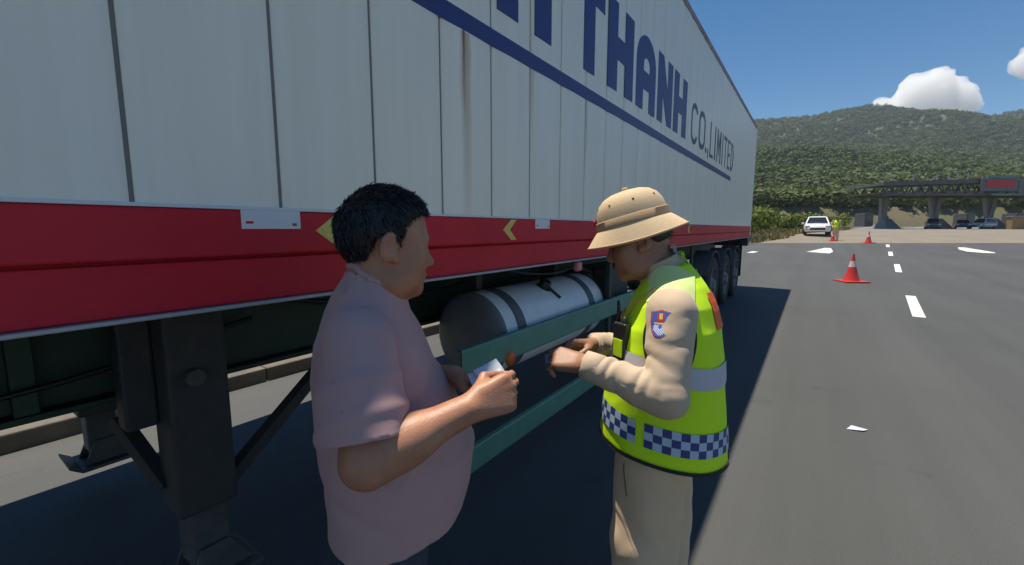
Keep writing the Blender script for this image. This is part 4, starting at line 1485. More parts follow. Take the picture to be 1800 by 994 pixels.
torso = [('e', (0, -.045, 1.18), (.165, .11, .15), 0), ('e', (0, .01, .98), (.165, .15, .18), .06), ('e', (0, -.01, .84), (.155, .125, .12), .06), ('c', (-.14, -.05, 1.27), (.14, -.05, 1.27), .05, .05, .05)] + legs_prims(.09, -.01, .078)
net_object('body', [head_net, net(armR, .0036), net(armL, .0036), net(torso, .011)], M['skin'], man)

# hair: a cap over the skull down to the hairline, with strands
g = Grid((-.12, -.15, 1.34), (.12, .13, 1.64), .004)
Gh = field(g, hp[:1] + [('e', HW((0, -.02, .03)), (.082, .092, .092), .02, hR), ('e', HW((0, .03, .082)), (.062, .058, .040), .03, hR)], .0010)
zl = np.interp(g.P[1], [-.12, -.09, -.045, -.012, .018, .035, .048, .066, .085], [1.395, 1.40, 1.428, 1.485, 1.488, 1.455, 1.50, 1.522, 1.535])
Gh = Gh + wob(g.P, .0018, 60, 5)
Gh = np.maximum(Gh, (zl - g.P[2]) * .8)
hv, hf = surfnet(Gh, g)
def combed(c):
    top = np.clip((c[:, 2] - 1.53) / .05, 0, 1)
    return np.stack([c[:, 0] * 2 * (1 - top), .9 * top + .25, -(1 - top) * .9 - .05], 1)


net_object('hair', [(hv, hf), hair_tufts(hv, hf, 14000, .0105, 3, keep=lambda c: c[:, 2] > 1.42, flow=combed), hair_tufts(hv, hf, 1200, .008, 4, (0, 1.2, .4), lambda c: (c[:, 2] > 1.555) & (c[:, 1] > 0))], M['hair'], man)
for sx in (-1, 1):
    net_object('eyebrow', [net([('c', HW((sx * .018, .0935, .019)), HW((sx * .046, .078, .022)), .0035, .0025, 0)], .0015)], M['hair'], man)
    MB().lathe([(0, .003), (.004, .002), (.0058, 0)], 12, 'y', tuple(HW((sx * .031, .0850, .004)))).build('eye', M['eye'], man)

# T-shirt: loose shell with sleeves, neck opening and hem
g = Grid((-.37, -.26, .66), (.38, .27, 1.40), .0058)
P = g.P
tab = [(.60, .185, .150, -.012), (.74, .190, .160, -.004), (.86, .202, .180, .010), (.96, .206, .190, .014), (1.06, .203, .172, -.006), (1.16, .200, .148, -.033), (1.24, .186, .126, -.046), (1.30, .152, .098, -.050), (1.345, .108, .080, -.046), (1.385, .07, .062, -.038), (1.42, .05, .05, -.035)]
d0 = column(P, tab, 2.15)
SL = []
for sh, el, end, sd in ((SHR, ELR, .84, 1), (SHL, ELL, .80, 2)):
    ax = (el - sh) / np.linalg.norm(el - sh)
    tip = sh + (el - sh) * end
    c = p_cone(P, sh + cat_(-.02 * np.sign(sh[0]), 0, -.008), sh + (el - sh) * 1.25, .076, .094) + folds(P, sh, el, .006, .07, sd, .25, .95)
    SL.append((c, tip, ax))
dt = d0
d0 = smin(smin(d0, SL[0][0], .022), SL[1][0], .022)
for c, tip, ax in SL:      # sewn armhole: a narrow groove where sleeve meets body
    d0 = d0 + .0065 * np.exp(-((c - dt) / .008) ** 2) * (np.abs(dt) < .05)
d0 = d0 + wob(P, .0050, 17, 31, (1.0, 1.0, .45)) + wob(P, .0022, 46, 33, (1, 1, .4))
# drag folds from armpit to belly
d0 = d0 - .006 * np.exp(-((P[2] - (1.03 + .55 * (P[1] + .02))) / .016) ** 2) * np.exp(-((P[1] - .07) / .09) ** 2) + .005 * np.exp(-((P[2] - (1.075 + .6 * (P[1] + .02))) / .02) ** 2) * np.exp(-((P[1] - .06) / .09) ** 2)
d0 = d0 + .005 * np.exp(-((P[2] - (.88 - .35 * (P[1] + .1))) / .02) ** 2) * np.exp(-((P[1] + .1) / .09) ** 2)
shell = np.maximum(d0, -(d0 + .011))
hem = (.765 + .15 * P[1]) - P[2]
shell = np.maximum(shell, hem)
for c, tip, ax in SL:
    near = np.where(np.abs(P[0]) > .20, plane(P, tip, ax), -1.0) if False else np.where((P[0] * np.sign(tip[0]) > .165) & (P[2] < 1.22), plane(P, tip, ax), -1.0)
    beyond = np.where(c < d0 + .012, near, -1.0)
    shell = np.maximum(shell, beyond)
shell = np.maximum(shell, -p_ell(P, (0, -.012, 1.385), (.072, .078, .055), rotm(-14, 0, 0)))
shirt = net_object('t_shirt', [surfnet(shell.astype(np.float32), g)], M['mauve'], man)
# ribbed neckband and stitched seams
nb = []
tb = np.array(tab)
zz_ = np.linspace(1.27, 1.415, 120)
for t in np.linspace(0, 2 * math.pi, 49):
    rx_, ry_, yc_ = (np.interp(zz_, tb[:, 0], tb[:, k]) for k in (1, 2, 3))
    q = (np.abs(math.cos(t) / rx_) ** 2.15 + np.abs(math.sin(t) / ry_) ** 2.15) ** (-1 / 2.15)
    px_, py_ = q * math.cos(t), yc_ + q * math.sin(t)
    e = p_ell([px_, py_, zz_], (0, -.012, 1.385), (.072, .078, .055), rotm(-14, 0, 0))
    k = int(np.argmax(e < .001)) if (e < .001).any() else int(np.argmin(e))
    nb.append((px_[k] * .985, (py_[k] - yc_[k]) * .985 + yc_[k], zz_[k]))
MB().tube(nb, .0085, 10, cap=False).build('neckband', M['mauve'], shirt, smooth=True)

g = Grid((-.22, -.2, .02), (.22, .2, .94), .009)
tr = [('e', (0, -.01, .85), (.165, .138, .11), 0)] + [('c', p[1], p[2], p[3] + .014, p[4] + .018, .03) for p in legs_prims(.09, -.01, .082) if p[1][2] > .1]
Gt = field(g, tr) + wob(g.P, .003, 35, 41)
net_object('trousers', [surfnet(np.maximum(Gt, .05 - g.P[2]), g)], M['denim'], man)
shoe(man, .10, -.02, .12); shoe(man, -.10, -.02, -.12)


def place_like(o, person, lx, ly, lz):
    """A held thing stands at top level, at its own place in the scene."""
    c, s_ = math.cos(person.rotation_euler.z), math.sin(person.rotation_euler.z)
    o.location = (person.location.x + c * lx - s_ * ly, person.location.y + s_ * lx + c * ly, lz)
    o.rotation_euler.z = person.rotation_euler.z


def sheet(name, w, h, bend, m, parent=None, tilt=(0, 0, 0), off=(0, 0, 0), th=.0012):
    nx, ny = 10, 10
    Rm = rotm(*tilt)
    vs = []
    for side in (0, 1):
        for j in range(ny + 1):
            for i in range(nx + 1):
                a, b = i / nx - .5, j / ny - .5
                p = np.array([a * w, b * h, bend * (math.cos(a * 3.0) - .6) + bend * .5 * math.sin(b * 4 + a * 2) - side * th])
                vs.append(Rm @ p + np.array(off))
    n = (nx + 1) * (ny + 1)
    fs = []
    for j in range(ny):
        for i in range(nx):
            q = [j * (nx + 1) + i, j * (nx + 1) + i + 1, (j + 1) * (nx + 1) + i + 1, (j + 1) * (nx + 1) + i]
            fs.append(tuple(q)); fs.append(tuple(k + n for k in q[::-1]))
    edge = [i for i in range(nx + 1)] + [j * (nx + 1) + nx for j in range(1, ny + 1)] + [ny * (nx + 1) + i for i in range(nx - 1, -1, -1)] + [j * (nx + 1) for j in range(ny - 1, 0, -1)]
    fs += [(edge[k], edge[(k + 1) % len(edge)], edge[(k + 1) % len(edge)] + n, edge[k] + n)[::-1] for k in range(len(edge))]
    return MB().add(vs, fs).build(name, m, parent, smooth=True, angle=40)


pap = empty('folded_papers', (0, 0, 0), 0)
place_like(pap, man, .105, .235, 1.128)
tag(pap, 'folded white and blue papers held by the person in the mauve shirt', 'papers')
sheet('sheet', .095, .080, .003, M['paper'], pap, (14, 34, 18))
sheet('sheet', .070, .068, .004, M['paper'], pap, (22, 46, 40), (-.020, .010, .012))
sheet('blue_card', .040, .020, .001, M['card_blue'], pap, (14, 34, 18), (.010, .028, .010))

# ---- the officer
OX, OY, ORZ = -0.417, 1.399, R_(34.8 + 180 - 20 - 90)
off = tag(empty('person', (OX, OY, 0), ORZ), 'person in khaki uniform, tan sun helmet and lime checkered vest, head bowed', 'person')
oR = rotm(-15, 0, 6)
ohp, OW = head_prims((0, .043, 1.458), oR, 1.0)
oneck = [('c', (0, -.055, 1.30), (0, .012, 1.43), .062, .054, .04)]
LSH, LEL, LWR = cat_(-.170, -.062, 1.262), cat_(-.262, -.052, 1.052), cat_(-.240, .170, 1.106)
RSH, REL, RWR = cat_(.170, -.062, 1.262), cat_(.235, .03, 1.045), cat_(.015, .185, 1.098)
olh, olt = hand_prims(LWR + cat_(.004, .010, 0), (.18, .97, .06), (-.55, .05, .85), -1, [(28, 40, 25), (34, 44, 26), (38, 48, 28), (44, 50, 28)], .98, .006, .7)
orh, ort = hand_prims(RWR + cat_(-.006, .008, 0), (-.62, .76, .10), (.35, .30, .85), 1, [(34, 46, 28), (40, 48, 28), (44, 50, 28), (48, 52, 30)], .98, .006, .7)
oarmL = [('c', LSH, LEL, .048, .040, .02), ('c', LEL, LWR, .040, .026, .02)] + olh
oarmR = [('c', RSH, REL, .048, .040, .02), ('c', REL, RWR, .040, .026, .02)] + orh
otorso = [('e', (0, -.06, 1.19), (.15, .10, .15), 0), ('e', (0, -.04, .98), (.14, .11, .18), .06), ('e', (0, -.035, .84), (.145, .11, .11), .06), ('c', (-.14, -.06, 1.28), (.14, -.06, 1.28), .045, .045, .05)] + legs_prims(.085, -.035, .074)
net_object('body', [net(ohp + oneck, .0038), net(oarmL, .0036), net(oarmR, .0036), net(otorso, .011)], M['skin_dark'], off)
for sx in (-1, 1):
    net_object('eyebrow', [net([('c', OW((sx * .018, .0935, .019)), OW((sx * .046, .078, .022)), .0035, .0025, 0)], .0015)], M['hair'], off)
    MB().lathe([(0, .003), (.004, .002), (.0058, 0)], 12, 'y', tuple(OW((sx * .031, .0850, .004)))).build('eye', M['eye'], off)
g = Grid((-.11, -.09, 1.38), (.11, .16, 1.63), .004)
Gh = field(g, ohp[:1], .005) + wob(g.P, .0025, 90, 6)
lz = plane(g.P, OW((0, 0, 0)), oR @ np.array([0, 0, 1.0])); ly = plane(g.P, OW((0, 0, 0)), oR @ np.array([0, 1.0, 0]))
Gh = np.maximum(Gh, np.interp(ly, [-.1, -.05, -.015, .015, .032, .05, .1], [-.045, -.02, .02, .03, -.002, .05, .07]) - lz)
ohv, ohf = surfnet(Gh, g)
net_object('hair', [(ohv, ohf), hair_tufts(ohv, ohf, 2200, .006, 9, (0, 0, -.4))], M['hair'], off)

# shirt with long sleeves
VT = [(.72, .205, .205, -.045), (.80, .208, .200, -.045), (.95, .206, .188, -.047), (1.10, .202, .168, -.053), (1.20, .194, .150, -.058), (1.27, .176, .126, -.060), (1.325, .138, .098, -.058), (1.365, .094, .078, -.050), (1.40, .062, .06, -.040), (1.45, .05, .05, -.03)]
ST = [(z, rx - .016, ry - .016, yc) for z, rx, ry, yc in VT]
g = Grid((-.35, -.25, .79), (.33, .24, 1.45), .0048)
P = g.P


def limb_creases(P, a, b, ref, amp, wl, twist, t0, t1, seed):
    """Slanting creases on one side of a sleeve: rounded ridges, tight valleys, uneven spacing."""
    a = np.array(a, float); ba = np.array(b, float) - a
    L = np.linalg.norm(ba); u = ba / L
    e1 = np.array(ref, float); e1 = e1 - u * (e1 @ u); e1 /= np.linalg.norm(e1); e2 = np.cross(u, e1)
    x, y, z = P[0] - a[0], P[1] - a[1], P[2] - a[2]
    t = x * u[0] + y * u[1] + z * u[2]
    th = np.arctan2(x * e2[0] + y * e2[1] + z * e2[2], x * e1[0] + y * e1[1] + z * e1[2])
    w = np.clip((t / L - t0) / .1, 0, 1) * np.clip((t1 - t / L) / .1, 0, 1) * (0.12 + 0.88 * (0.5 + 0.5 * np.cos(th)) ** 1.5)
    an = t * 6.283 / wl + twist * th + 1.1 * np.sin(t * 37 + seed) + 0.5 * np.sin(2 * th + seed)
    m = 0.55 + 0.45 * np.sin(t * 61 + seed * 2.1 + th)
    return -amp * w * m * (np.abs(np.sin(an * 0.5)) ** 0.9 - 0.6)


def sleeves(P, grow=0.0, fold=True):
    out = None
    for sh, el, wr, sd, sx in ((LSH, LEL, LWR, 3, -1), (RSH, REL, RWR, 4, 1)):
        up = p_cone(P, sh, el, .062 + grow, .058 + grow)
        sag = p_cone(P, el + cat_(0, -.004, -.010), el * .7 + wr * .3 + cat_(0, 0, -.014), .054 + grow, .046 + grow)
        lo_ = p_cone(P, el, wr + (wr - el) * .02, .055 + grow, .040 + grow)
        if fold:
            up = up + limb_creases(P, sh, el, (-.3 * sx, 1, 0), .011, .070, 1.3, .35, 1.15, sd)
            up = up + limb_creases(P, sh, el, (sx, -.6, .2), .006, .11, -1.8, .0, .9, sd + 1)
            lo_ = lo_ + limb_creases(P, el, wr, (.35 * sx, -.1, 1), .012, .036, 1.6, -.05, .84, sd + 2)
            lo_ = lo_ + limb_creases(P, el, wr, (sx, 0, -.3), .007, .06, -1.5, -.05, .8, sd + 3)
        d = smin(smin(up, lo_, .012), sag, .02)
        out = d if out is None else np.minimum(out, d)
    return out


ds = smin(column(P, ST, 2.2), sleeves(P), .05) + wob(P, .002, 38, 51)
ds = np.maximum(ds, -p_cone(P, (0, -.052, 1.32), (0, .02, 1.46), .066, .062))
for wr, el in ((LWR, LEL), (RWR, REL)):
    ax = (wr - el) / np.linalg.norm(wr - el)
    ds = np.maximum(ds, np.where((P[1] > .10) & (np.abs(P[0] - wr[0]) < .09) & (p_cone(P, el, wr + ax * .05, .075, .062) < 0), plane(P, wr + ax * .004, ax), -1.0))
ds = np.maximum(ds, .80 - P[2])
uni = net_object('uniform_shirt', [surfnet(ds.astype(np.float32), g)], M['khaki'], off)
for wr, el in ((LWR, LEL), (RWR, REL)):
    ax = (wr - el) / np.linalg.norm(wr - el)
    MB().tube([tuple(wr - ax * .052), tuple(wr - ax * .050), tuple(wr - ax * .02), tuple(wr + ax * .004), tuple(wr + ax * .006), tuple(wr - ax * .01)], [.039, .0435, .0425, .0410, .037, .034], 26, cap=False).build('cuff', M['khaki'], uni, smooth=True)
# stand-up collar
g2 = Grid((-.11, -.16, 1.30), (.11, .10, 1.47), .0045)
Pc = g2.P
cax = cat_(0, .072, .14); cax /= np.linalg.norm(cax)
cc = p_cone(Pc, (0, -.060, 1.30), (0, .0165, 1.45), .082, .068)
cc = np.maximum(np.maximum(cc, -(cc + .010)), np.maximum(plane(Pc, (0, -.018, 1.388 + .0), cax) - .010 + .25 * np.maximum(Pc[1] + .0, 0), -plane(Pc, (0, -.05, 1.335), cax)))
net_object('collar', [surfnet(cc.astype(np.float32), g2)], M['khaki'], uni)


def march(fn, origin, direction, t0=.45):
    """Outermost hit of a field along rays; origin (n,3), direction (n,3) pointing outwards."""
    origin = np.asarray(origin, float); direction = np.asarray(direction, float)
    t = np.full(len(origin), t0)
    for _ in range(70):
        p = origin + direction * t[:, None]
        d = fn([p[:, 0], p[:, 1], p[:, 2]])
        t = t - np.clip(d, -.02, .03) * .7
    return origin + direction * t[:, None]


def vest_fn(P):
    d = column(P, VT, 2.25)
    return d + wob(P, .0040, 16, 61, (1, 1, .35)) + wob(P, .0016, 40, 62, (1, 1, .5))


def zhem(y):
    return .806 + .13 * (y + .04)


g = Grid((-.245, -.28, .74), (.245, .19, 1.43), .0052)
P = g.P
dv = vest_fn(P)
sh_ = np.maximum(dv, -(dv + .015))
sh_ = np.maximum(sh_, zhem(P[1]) - P[2])
AH = ((-.222, -.058, 1.205), (.070, .080, .135))
for sx in (1, -1):
    sh_ = np.maximum(sh_, -p_ell(P, (sx * AH[0][0], AH[0][1], AH[0][2]), AH[1]))
sh_ = np.maximum(sh_, -p_cone(P, (0, -.045, 1.34), (0, .03, 1.46), .078, .085))
sh_ = np.maximum(sh_, -p_ell(P, (0, .10, 1.36), (.055, .10, .11)))
vest = net_object('safety_vest', [surfnet(sh_.astype(np.float32), g)], M['lime'], off)


def vest_ring(a0, a1, z0, z1, lift, nz=2, na=None):
    """Grid of points on the vest between two heights above the hem."""
    na = na or max(2, int(abs(a1 - a0) / R_(3.0)))
    A = np.linspace(a0, a1, na + 1); Z = np.linspace(z0, z1, nz + 1)
    rows = []
    for zz in Z:
        dr = np.stack([np.cos(A), np.sin(A), np.zeros_like(A)], 1)
        o = np.stack([np.zeros_like(A), np.full_like(A, -.047), np.full_like(A, 1.0)], 1)
        z = np.full_like(A, .806 + zz)
        for _ in range(3):
            o[:, 2] = z
            p = march(vest_fn, o, dr)
            z = zhem(p[:, 1]) + zz
        o[:, 2] = z
        rows.append(march(vest_fn, o, dr) + dr * lift)
    return rows


def ring_object(name, m, z0, z1, lift, parent, gaps=((),), nz=2, check=None):
    mb = MB()
    for (a0, a1) in gaps:
        na = None
        if check: na = max(2, int(round(abs(a1 - a0) * .2 / check)))
        rows = vest_ring(a0, a1, z0, z1, lift, nz, na)
        n = len(rows[0])
        vs = [tuple(p) for r in rows for p in r]
        b = 0
        for j in range(nz):
            for i in range(n - 1):
                mb.add([vs[j * n + i], vs[j * n + i + 1], vs[(j + 1) * n + i + 1], vs[(j + 1) * n + i]], [(0, 1, 2, 3)], (i + j) % 2 if check else 0)
    return mb.build(name, m, parent, smooth=not check)


TWO = 2 * math.pi
front = math.pi / 2
segs = ((front + .03, R_(160)), (R_(167), R_(167) + R_(300)))       # a lime side seam interrupts the checks
ring_object('checkered_band', [M['check_blue'], M['check_white']], .052, .125, .0035, vest, segs, 3, .0245)
ring_object('reflective_band', M['silver'], .255, .318, .0035, vest, ((front + .02, front + TWO - .02),))
ring_object('hem_trim', M['trim'], -.002, .010, .0042, vest, ((front, front + TWO),))
ring_object('front_zip', M['trim'], .0, .40, .004, vest, ((front - .012, front + .012),), 16)
for sx in (-1, 1):
    A = np.linspace(0, TWO, 61)
    yz = [(AH[0][1] + AH[1][1] * .80 * math.cos(a), AH[0][2] + AH[1][2] * .88 * math.sin(a)) for a in A]
    o = np.array([(0, y, z) for y, z in yz]); dr = np.tile(np.array([[sx, 0, 0]], float), (len(o), 1))
    pts = march(vest_fn, o, dr)
    # settle each point on the armhole edge
    fnE = lambda q: p_ell([q[:, 0], q[:, 1], q[:, 2]], (sx * abs(AH[0][0]), AH[0][1], AH[0][2]), AH[1])
    for _ in range(30):
        e = fnE(pts)
        out = pts - np.array([sx * .0, AH[0][1], AH[0][2]]); out[:, 0] = 0; out /= np.linalg.norm(out, axis=1)[:, None] + 1e-9
        pts = pts - out * np.clip(e, -.01, .01)[:, None] * .6
        pts = march(vest_fn, pts * np.array([0, 1, 1]), dr)
    MB().tube([tuple(p) for p in pts], .0052, 8, cap=False).build('armhole_trim', M['trim'], vest, smooth=True)
for nm, m, yz0, yz1 in (('back_patch', M['orange'], R_(-128), R_(-52)),):
    ring_object(nm, m, .42, .52, .004, vest, ((yz0, yz1),), 4)
# shoulder strip in paler reflective cloth
M['lime_pale'] = mat('pale_lime', (0.66, 0.80, 0.30), 0.6)
for sx in (-1, 1):
    mb = MB()
    X = np.linspace(.075, .150, 6); Yv = np.linspace(-.122, .010, 14)
    o = np.array([(sx * x, y, 1.20) for y in Yv for x in X]); dr = np.tile(np.array([[0, 0, 1.0]]), (len(o), 1))
    pts = march(vest_fn, o, dr, .22) + dr * .006
    ok = pts[:, 2] > 1.0
    n = 6
    mb.add([tuple(p) for p in pts], [(j * n + i, j * n + i + 1, (j + 1) * n + i + 1, (j + 1) * n + i) for j in range(13) for i in range(5) if ok[[j * n + i, j * n + i + 1, (j + 1) * n + i + 1, (j + 1) * n + i]].all()])
    mb.build('shoulder_strip', M['lime_pale'], vest, smooth=True)

# trousers, belt, pocket
g = Grid((-.22, -.22, .03), (.22, .18, 1.0), .0075)
tr = [('e', (0, -.035, .85), (.165, .150, .12), 0)]
for sx in (-1, 1):
    tr += [('c', (sx * .076, -.032 - sx * .012, .74), (sx * .090, -.030 - sx * .022, .48), .114, .105, .06), ('c', (sx * .090, -.030 - sx * .022, .48), (sx * .094, -.035 - sx * .03, .06), .105, .094, .03)]
Gt = field(g, tr) + wob(g.P, .004, 22, 71, (1, 1, .35)) + wob(g.P, .002, 60, 72)
trs = net_object('trousers', [surfnet(np.maximum(Gt, .045 - g.P[2]), g)], M['khaki_dark'], off)
trf = lambda P: np.minimum.reduce([p_ell(P, tr[0][1], tr[0][2])] + [p_cone(P, *p[1:5]) for p in tr[1:]])
pk = np.array([(-.10, .085 - .045 * t + .02 * math.sin(t * 3), .80 - .12 * t) for t in np.linspace(0, 1, 12)])
pp = march(trf, np.stack([pk[:, 0] * 0 - .085, pk[:, 1] * 0 - .03, pk[:, 2]], 1), np.stack([-np.cos(R_(55) * np.ones(12) - np.linspace(0, .25, 12)), np.sin(R_(55) * np.ones(12) - np.linspace(0, .25, 12)), np.zeros(12)], 1))
M['pocket'] = mat('pocket_shadow_seam', (0.16, 0.11, 0.07), 0.9)
MB().tube([tuple(p) for p in pp], .0028, 6).build('pocket_seam', M['pocket'], trs)
shoe(off, .094, -.08, -.1); shoe(off, -.094, -.02, .1)

# sleeve badge: a small embroidered shield
bc = cat_(-.258, -.030, 1.247)
nb_, mbm = 26, 32
slf = lambda P: sleeves(P)
mb = MB()
ax_n = cat_(-1.0, .12, .22); ax_n /= np.linalg.norm(ax_n)
ax_u = np.cross(cat_(0, 0, 1), ax_n); ax_u /= np.linalg.norm(ax_u)
ax_v = np.cross(ax_n, ax_u)
bw, bh = .060, .074
pts = np.array([bc + ax_u * ((i / nb_ - .5) * bw) + ax_v * ((j / mbm - .5) * bh) for j in range(mbm + 1) for i in range(nb_ + 1)])
pts = march(slf, pts - ax_n * .05, np.tile(ax_n[None], (len(pts), 1)), .12) + ax_n * .0025


def shield(a, b):
    """a, b in -1..1; 1 inside."""
    half = 0.97 if b > .1 else 0.97 * math.sqrt(max(0, 1 - ((b - .1) / 1.1) ** 2)) ** .9
    top = .92 + .06 * math.cos(a * 3.2)
    return (half - abs(a)) if b < top else -1


for j in range(mbm):
    for i in range(nb_):
        a = ((i + .5) / nb_ - .5) * 2; b = ((j + .5) / mbm - .5) * 2
        q = shield(a, b)
        if q <= 0: continue
        mi = 0
        if q < .10 or b > .86: mi = 1
        elif abs(a) < .30 and .05 < b < .72: mi = 1 if abs(a) > .12 or b < .3 else 2
        elif b < -.15 and .16 < math.hypot(a, b + .25) < .62 and ((i + j) % 3 != 0): mi = 3
        elif abs(b + .02) < .07 and abs(a) < .6: mi = 2
        w = nb_ + 1
        mb.add([tuple(pts[j * w + i]), tuple(pts[j * w + i + 1]), tuple(pts[(j + 1) * w + i + 1]), tuple(pts[(j + 1) * w + i])], [(0, 1, 2, 3)], mi)
mb.build('sleeve_badge', [M['badge_blue'], M['badge_red'], M['badge_gold'], M['badge_pale']], uni)

# sun helmet
hat = empty('sun_helmet', (0, .058, 1.487), 0, off)
hat.rotation_euler = (R_(-16), 0, 0)
hat.scale = (.94, .93, .95)
crown = [(0, .146), (.022, .1455), (.045, .142), (.066, .133), (.083, .117), (.094, .095), (.099, .070), (.1015, .048), (.1035, .036)]
MB().lathe(crown[::-1], 56, 'z', (0, 0, 0), 1.0, 1.20).build('crown', M['hat'], hat, smooth=True)
MB().lathe([(.1030, .034), (.1062, .035), (.1050, .060), (.1025, .062)], 56, 'z', (0, 0, 0), 1.0, 1.20).build('band', M['hat_band'], hat, smooth=True, angle=50)
mb = MB()
n = 72
rows = []
for t in np.linspace(0, 1, 9):
    row = []
    for k in range(n):
        a = TWO * k / n
        ext = .028 + .014 * abs(math.sin(a)) ** 2
        rx = .103 + ext * t; ry = (.103 * 1.20) + (ext + .006) * t
        dz = .036 - .052 * t ** 1.1 - .006 * math.cos(2 * a) * t
        row.append((rx * math.cos(a), ry * math.sin(a), dz))
    rows.append(row)
vs = [p for r in rows for p in r]
mb.add(vs, [(i * n + k, i * n + (k + 1) % n, (i + 1) * n + (k + 1) % n, (i + 1) * n + k) for i in range(8) for k in range(n)])
mb.build('brim', M['hat'], hat, smooth=True)
und = [[(x * .992, y * .992, z - .006) for x, y, z in r] for r in rows]
vs = [p for r in und for p in r]
MB().add(vs, [(i * n + k, (i + 1) * n + k, (i + 1) * n + (k + 1) % n, i * n + (k + 1) % n) for i in range(8) for k in range(n)]).build('brim_lining', M['hat_under'], hat, smooth=True)
MB().tube([tuple(p[:2]) + (p[2] - .003,) for p in rows[-1]] + [tuple(rows[-1][0][:2]) + (rows[-1][0][2] - .003,)], .0042, 8, cap=False).build('brim_edge', M['hat_band'], hat, smooth=True)
for a in range(8):
    t = TWO * (a + .3) / 8
    p = (.088 * math.cos(t), .088 * 1.2 * math.sin(t), .1075)
    o = MB().lathe([(0, .002), (.0022, .002), (.0036, .001), (.0042, -.001)], 12, 'z').build('vent', M['pocket'], hat, smooth=True)
    o.location = p
    o.rotation_euler = Vector((p[0], p[1] / 1.44, .085)).to_track_quat('Z', 'Y').to_euler()
MB().lathe([(0, .158), (.008, .157), (.011, .151), (.011, .144)], 16, 'z').build('top_button', M['hat_band'], hat, smooth=True)
MB().lathe([(0, .010), (.010, .009), (.015, .002), (.016, -.002)], 20, 'y', (0, .124, .068)).build('cap_badge', M['badge_red'], hat, smooth=True)

# gold shoulder cord
cord = [(-.150, -.01, 1.325), (-.125, .055, 1.28), (-.11, .085, 1.215), (-.10, .105, 1.15), (-.075, .118, 1.118), (-.045, .122, 1.13), (-.03, .115, 1.18), (-.02, .105, 1.24)]
cp_ = np.array(cord); o = cp_ * np.array([0, 0, 1]) + np.array([0, -.047, 0]); dr = cp_ - o; dr /= np.linalg.norm(dr, axis=1)[:, None]
cs = march(vest_fn, o, dr) + dr * .007
MB().tube([tuple(p) for p in cs], .0042, 8).build('shoulder_cord', M['gold'], uni, smooth=True)

# radio clipped to the vest front
rad = empty('radio_handset', (0, 0, 0), 0)
p = march(vest_fn, np.array([[0, -.047, 1.205]]), np.array([[-.72, .69, 0]]))[0]
place_like(rad, off, p[0] - .012, p[1] + .012, p[2] - .05)
rad.rotation_euler.z += R_(46)
tag(rad, 'black radio handset clipped to the chest of the lime vest', 'radio')
MB().box((-.028, -.014, -.055), (.028, .014, .060), .006).build('body', M['black'], rad)
MB().box((-.020, .0142, -.045), (.020, .0165, .010), .002).build('label_panel', M['lime'], rad)
MB().tube([(.018, 0, .058), (.018, 0, .105), (.019, .002, .125)], [.0065, .0055, .004], 10).build('antenna', M['black'], rad, smooth=True)
MB().lathe([(0, .02), (.008, .019), (.009, 0)], 14, 'z', (-.012, 0, .060)).build('knob', M['black'], rad, smooth=True)

# pen and licence card in the officer's hands
lic = empty('licence_card', (0, 0, 0), 0)
place_like(lic, off, -.208, .262, 1.100)
tag(lic, 'small dark card held at the fingertips of the person in the lime vest', 'card')
sheet('card', .050, .074, .001, M['strap'], lic, (8, -14, 14))


# ---- the distant person in a yellow vest by the parked car
fx, fy = ground_hit(1468, 423.0)
far = tag(empty('person', (fx, fy, float(zg(fx, fy)) + .008), ps + R_(140)), 'distant person in a yellow vest standing beside the parked white car', 'person')
fb = [('e', (0, 0, 1.22), (.17, .11, .20), 0), ('e', (0, 0, .98), (.15, .11, .14), .06), ('c', (0, 0, 1.38), (0, .01, 1.50), .055, .05, .03), ('e', (0, .015, 1.58), (.075, .09, .105), .03)] + legs_prims(.09, 0, .08)
for sx in (-1, 1):
    fb += [('c', (sx * .19, 0, 1.38), (sx * .25, -.02, 1.10), .05, .042, .03), ('c', (sx * .25, -.02, 1.10), (sx * .20, .10, .90), .042, .03, .02), ('c', (sx * .2, .10, .9), (sx * .19, .14, .82), .034, .024, .02)]
net_object('body', [net(fb, .016)], M['skin_dark'], far)
g = Grid((-.33, -.25, .80), (.33, .25, 1.5), .016)
fs_ = [('e', (0, 0, 1.22), (.19, .13, .22), 0), ('e', (0, 0, .97), (.18, .14, .18), .06)]
net_object('safety_vest', [surfnet(np.maximum(field(g, fs_), .84 - g.P[2]), g)], M['lime'], far)
sl = [('c', (sx * .18, 0, 1.37), (sx * .25, -.02, 1.10), .066, .056, .03) for sx in (-1, 1)] + [('c', (sx * .25, -.02, 1.10), (sx * .205, .09, .92), .056, .042, .02) for sx in (-1, 1)]
net_object('uniform_shirt', [net(sl, .016)], M['khaki'], far)
tl = [('e', (0, 0, .86), (.165, .13, .11), 0)] + [('c', (sx * .09, 0, .82), (sx * .1, -.01, .06), .10, .075, .03) for sx in (-1, 1)]
net_object('trousers', [net(tl, .016)], M['khaki_dark'], far)
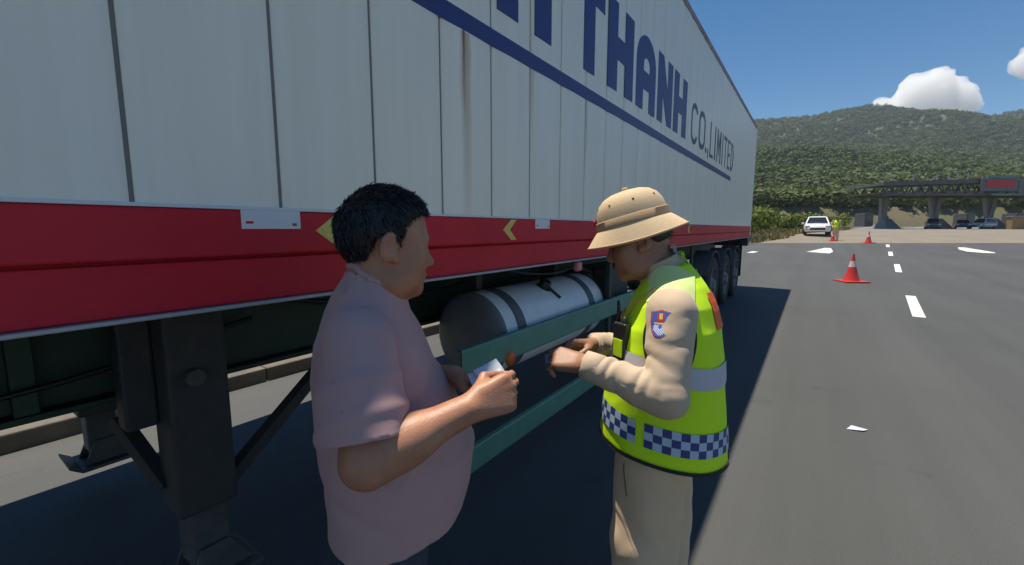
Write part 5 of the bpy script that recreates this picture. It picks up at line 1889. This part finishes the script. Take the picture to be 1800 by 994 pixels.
net_object('cap', [net([('e', (0, .01, 1.645), (.088, .10, .055), 0), ('e', (0, .09, 1.63), (.07, .06, .012), .02)], .01)], M['trim'], far)

# ---------------------------------------------------------------- haze
M['haze'] = volume_material('haze_air', (0.70, 0.84, 1.0), 0.00016, 0.0)
hz = MB().box((-4300, -4300, -2.0), (4300, 4300, 320)).build('haze', M['haze'])
tag(hz, 'thin pale haze over the hills and the road', 'haze', kind='stuff')


# hoses and cables under the trailer
for pts, r in (([(-2.05, 0.9, 1.2), (-1.95, 1.5, 1.05), (-1.9, 2.0, 1.08), (-2.0, 2.6, 1.2)], .012), ([(-1.6, 3.2, 1.22), (-1.62, 3.7, 1.0), (-1.65, 4.3, 1.08), (-1.7, 5.0, 1.22)], .014),
               ([(-2.06, -0.3, 1.0), (-2.04, 0.2, 0.92), (-2.05, 0.45, 1.02), (-2.06, 0.9, 1.1)], .010), ([(-1.55, 2.2, 1.24), (-1.5, 2.5, 1.17), (-1.5, 2.9, 1.16), (-1.55, 3.3, 1.24)], .008)):
    P_ = [np.array(p) for p in pts]
    cv = []
    for t in np.linspace(0, 1, 20):
        a, b, c, d = P_
        cv.append(tuple((1 - t) ** 3 * a + 3 * (1 - t) ** 2 * t * b + 3 * (1 - t) * t * t * c + t ** 3 * d))
    MB().tube(cv, r, 8).build('air_hose', M['black'], T, smooth=True)
MB().box((-1.62, 3.62, 0.86), (-1.44, 4.05, 1.15), 0.02).build('valve_box', M['steel_dark'], T)
for yy in (-0.9, 0.2, 1.45):
    MB().box((-2.128, yy - .03, .89), (-2.07, yy + .03, 1.26), .004).build('beam_stiffener', M['green_dark'], T)

scrap = MB().add([(0, 0, 0.006), (.10, .02, .012), (.13, .07, .008), (.03, .06, .02), (0, 0, 0.003), (.10, .02, .009), (.13, .07, .005), (.03, .06, .017)],
                 [(0, 1, 2, 3), (7, 6, 5, 4), (0, 4, 5, 1), (1, 5, 6, 2), (2, 6, 7, 3), (3, 7, 4, 0)]).build('paper_scrap', M['paper'])
scrap.location = (0.31, 3.96, 0)
tag(scrap, 'small white scrap of paper lying alone on the near asphalt', 'litter')
